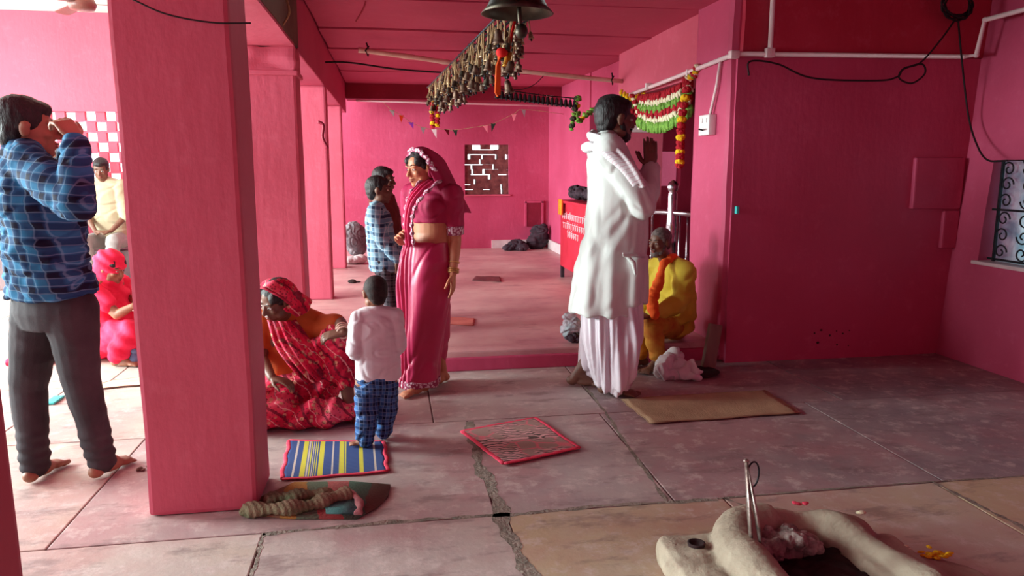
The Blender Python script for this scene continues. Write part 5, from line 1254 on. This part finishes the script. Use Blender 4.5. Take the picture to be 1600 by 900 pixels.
roll([(-.53, 2.95, .02), (-.42, 2.93, .035), (-.30, 2.94, .03), (-.24, 2.9, .025)], .03)
b.fuse('fold', KNIT, t, .005, 2, fold=lambda p, q: .0018*np.sin(p[:, 0]*260+p[:, 1]*160)+.003*sn(p, (60, 60, 60), 3))
b = B(org); b.prism([(-.28, 2.80), (-.16, 2.775), (-.15, 2.9), (-.22, 2.93), (-.29, 2.88)], .008, .022); b.obj('teal_corner', TEALR, t)
b = B(org); roll([(-.27, 2.88, .02), (-.22, 2.93, .035), (-.17, 2.90, .03), (-.15, 2.83, .02), (-.155, 2.77, .015)], .016)
b.fuse('rose_edge', mottled('rose_knit_edge', srgb(170, 110, 116), srgb(196, 140, 140), 22, .95, .8, .006, 90), t, .005, 2)
# hall floor scraps
mat_mesh('pink_floor_sheet', [(.30, 5.75), (.62, 5.62), (.66, 5.9), (.36, 6.05)], mottled('faded_rose_sheet', srgb(196, 96, 90), srgb(214, 124, 112), 6), 'faded rose coloured sheet on the hall floor behind the woman', th=.003, z=.13, amp=.001)
mat_mesh('dark_doormat', [(.86, 7.95), (1.16, 7.8), (1.2, 8.15), (.94, 8.25)], mottled('brown_doormat', srgb(104, 48, 56), srgb(130, 66, 70), 20), 'dark brown mat on the hall floor right of the veiled woman', th=.006, z=.13, amp=.002)
c = P(550, 440, 8.0); c.z = .13
bundle('dark_rag', 'tiny dark rag on the hall floor beside the third pillar', 'rag', tuple(c), [((0, 0, .02), (.045, .03, .02)), ((.05, 0, .012), (.05, .012, .010))], SOOT, 5, .004, .006)
# left court floor things
mat_mesh('pale_board', [(-1.93, 4.72), (-1.52, 4.80), (-1.50, 5.0), (-1.78, 4.92)], mottled('pale_board_face', srgb(210, 190, 150), srgb(232, 220, 190), 7), 'pale thin board on the floor behind the young mans legs', 'board', th=.006, border=mottled('brown_board_edge', srgb(96, 56, 54), srgb(120, 74, 66), 9), bw=.014, amp=.0015, bamp=.0)
b = B((-1.97, 4.55, 0)); b.box((-2.0, 4.47, .002), (-1.94, 4.62, .014), .004); tag(b.obj('teal_box', TEAL, loc=(-1.97, 4.55, 0)), 'small teal plastic case on the bright floor', 'case')
bundle('black_scrap', 'small black pouch at the tip of the pale board', 'pouch', (-2.0, 4.82, .0), [((0, 0, .02), (.035, .025, .02)), ((.02, .05, .014), (.02, .02, .014))], SOOT, 4, .003, .005)
bundle('leaf_litter', 'small brown crumbs by the young mans right foot', 'crumbs', (-1.1, 3.42, .0), [((0, 0, .01), (.03, .02, .01)), ((.05, .02, .008), (.022, .018, .008)), ((-.04, -.03, .006), (.02, .014, .006))], mottled('brown_crumb', srgb(90, 70, 60), srgb(150, 126, 108), 30), 6, .005, .004)
bundle('blue_bottle', 'small blue grey pouch beside the pink sari womans knees', 'pouch', tuple(V((P(208, 540, 5.3).x, 5.3, 0))), [((0, 0, .05), (.03, .03, .05)), ((0, 0, .1), (.02, .02, .03))], mottled('blue_grey_cloth', srgb(90, 110, 150), srgb(120, 140, 170), 9), 2, .002, .005)
# fan-like fixture up in the court
c = P(128, 6, 7.5)
t = empty('ceiling_fan', c, 'brown ceiling fan partly in view at the upper left', 'fan')
B(c).lathe(c-V((0, 0, .06)), [(.02, 0), (.1, .01), (.12, .05), (.1, .1), (.03, .12)], 28).obj('motor', mottled('brown_enamel', srgb(96, 54, 48), srgb(120, 72, 62), 9, .4), t)
B(c).tube([c, c+V((0, 0, 3.12-c.z))], .014).obj('rod', BRASSD, t)
for k in range(3):
    a = k*2*PI/3+.12; d = V((math.cos(a), math.sin(a), 0)); x = V((-d.y, d.x, .15)).normalized()
    B(c).loft([(c+d*.1, x*.03, V((0, 0, .004))), (c+d*.2, x*.06, V((0, 0, .004))), (c+d*.58, x*.065, V((0, 0, .004))), (c+d*.62, x*.05, V((0, 0, .004)))], 12).obj('blade', bpy.data.materials['brown_enamel'], t)

# ------------------------------------------------------------------ clay stove with tongs
o0 = V((1.35, 2.1, 0)); t = empty('clay_stove', o0, 'low mud clay stove with ash filled fire pit, at the lower right corner', 'stove')
b = B(o0)
def lump(pts, r, fl=1.0):
    b.tube(spline(pts, 20), r, 16, flat=fl)
b.box((.87, 1.7, .0), (1.15, 2.27, .105), .035)
b.ball((.97, 2.12, .05), (.12, .16, .062)); b.ball((.96, 1.95, .05), (.12, .2, .065))
lump([(1.08, 1.6, .08), (1.09, 1.9, .085), (1.10, 2.1, .088), (1.18, 2.26, .08), (1.32, 2.32, .07)], .085)
lump([(1.28, 2.33, .05), (1.42, 2.34, .06), (1.53, 2.26, .075), (1.57, 2.1, .07), (1.60, 1.9, .06), (1.62, 1.6, .06)], [.06+.012*math.sin(i*.9) for i in range(20)])
b.ball((1.56, 2.22, .07), (.10, .09, .07)); b.box((1.5, 1.6, .0), (1.72, 2.2, .085), .03); b.box((1.2, 2.24, 0), (1.5, 2.36, .09), .03)
b.box((1.1, 1.6, .0), (1.6, 2.3, .03), .01)
b.loft([((1.56, 2.12, .03), V((0, .12, 0)), V((0, 0, .05))), ((1.75, 2.02, .02), V((0, .12, 0)), V((0, 0, .035))), ((1.9, 1.95, .015), V((0, .1, 0)), V((0, 0, .02)))], 16)
b.fuse('clay_body', CLAY, t, .008, 5, fold=lambda p, q: .008*sn(p, (18, 18, 18), 4)+.003*sn(p, (55, 55, 55), 5)+.0015*sn(p, (130, 130, 130), 6))
b = B(o0); b.lathe((.98, 2.17, .108), [(.026, -.01), (.03, .006), (.024, .008), (.018, .001), (.001, .0)], 20); b.obj('vent_hole', SOOT, t)
b = B(o0); b.box((1.17, 1.7, .03), (1.50, 2.22, .045), .01); b.fuse('soot_bed', SOOT, t, .008, 2, fold=folds(.006, (40, 40, 40), 3))
b = B(o0)
random.seed(9)
for i in range(26):
    x = random.uniform(1.20, 1.42); y = random.uniform(2.12, 2.24); b.ball((x, y, .07+.05*(1-abs(x-1.3)/.14)*random.uniform(.6, 1)), random.uniform(.014, .03), seg=10)
b.ball((1.31, 2.19, .06), (.13, .06, .055))
b.fuse('ash_heap', ASH, t, .005, 1, fold=folds(.005, (70, 70, 70), 3))
random.seed(10)
def petals(name, label, c, r, m, n=14, cat='petals'):
    b = B(c)
    for i in range(n):
        a = random.uniform(0, 6.3); rr = random.uniform(0, r); b.ball(V(c)+V((math.cos(a)*rr, math.sin(a)*rr*.6, random.uniform(.002, .012))), (random.uniform(.008, .016), random.uniform(.006, .012), .004), seg=8)
    return tag(b.obj(name, m, loc=c), label, cat)
petals('yellow_petals', 'heap of yellow petals at the right end of the clay stove', (1.80, 2.07, .05), .06, YFLOW, 30)
petals('pink_petals', 'few pink petals on the stove rim beside the ash', (1.46, 2.36, .12), .03, PBOR, 6)
petals('cream_petal_bits', 'cream petals on the far right rim of the stove', (1.60, 2.2, .15), .012, WFLOW, 3)
petals('white_petal_bits', 'tiny white petals on the right slope of the clay stove', (1.70, 2.08, .065), .04, WFLOW, 5)
c = P(1166, 828, 2.42); c.z = .0
t2 = empty('small_brass_cup', c, 'small dark brass cup behind the stove next to the tongs', 'cup')
B(c).lathe(c+V((0, 0, .0)), [(.018, 0), (.03, .02), (.034, .06), (.036, .075), (.033, .075), (.028, .03), (.001, .02)], 24).obj('cup_body', BRASSR, t2)
top = P(1166, 722, 2.15); b1 = P(1176, 884, 2.06); b2 = P(1194, 884, 2.04)
t3 = empty('fire_tongs', V((b1.x, b1.y, .04)), 'long iron fire tongs with a ring standing upright in the stove', 'tongs'); og = V(t3.location)
for e in (b1, b2):
    e = V((e.x, e.y, max(.05, e.z)))
    m1 = top.lerp(e, .5)+V(((e.x-top.x)*.12, 0, 0))
    B(og).tube([top, m1, e], [.009, .012, .009], 8, flat=.5).obj('arm', mottled('bright_iron', srgb(110, 96, 90), srgb(190, 176, 166), 40, .35, .3, metal=.7), t3)
B(og).ball(top+V((0, 0, .004)), (.010, .008, .008)).obj('rivet_head', bpy.data.materials['bright_iron'], t3)
rc = top+V((.026, 0, -.045)); B(og).tube([rc+V((.024*math.cos(a), .006*math.cos(a), .044*math.sin(a))) for a in [i*2*PI/28 for i in range(28)]], .003, 6, True).obj('ring', IRON, t3)

# red thread on third pillar, dangling
cable('pillar_thread', [P(497, 190, 6.95), P(505, 196, 6.95), P(504, 215, 6.95), P(512, 232, 6.95)], .014, MAROON, 'dark red thread knot tied on the third pillar', 'thread', 16)
b = B((2.9, 4.7, 1.03)); b.box((2.895, 4.69, 1.0), (2.915, 4.72, 1.05), .003); tag(b.obj('wall_tag', TEAL, loc=(2.9, 4.7, 1.03)), 'tiny teal tag stuck on the front wall', 'tag').location = tuple(P(1151, 327, 4.70)+V((0, -.0, 0)))
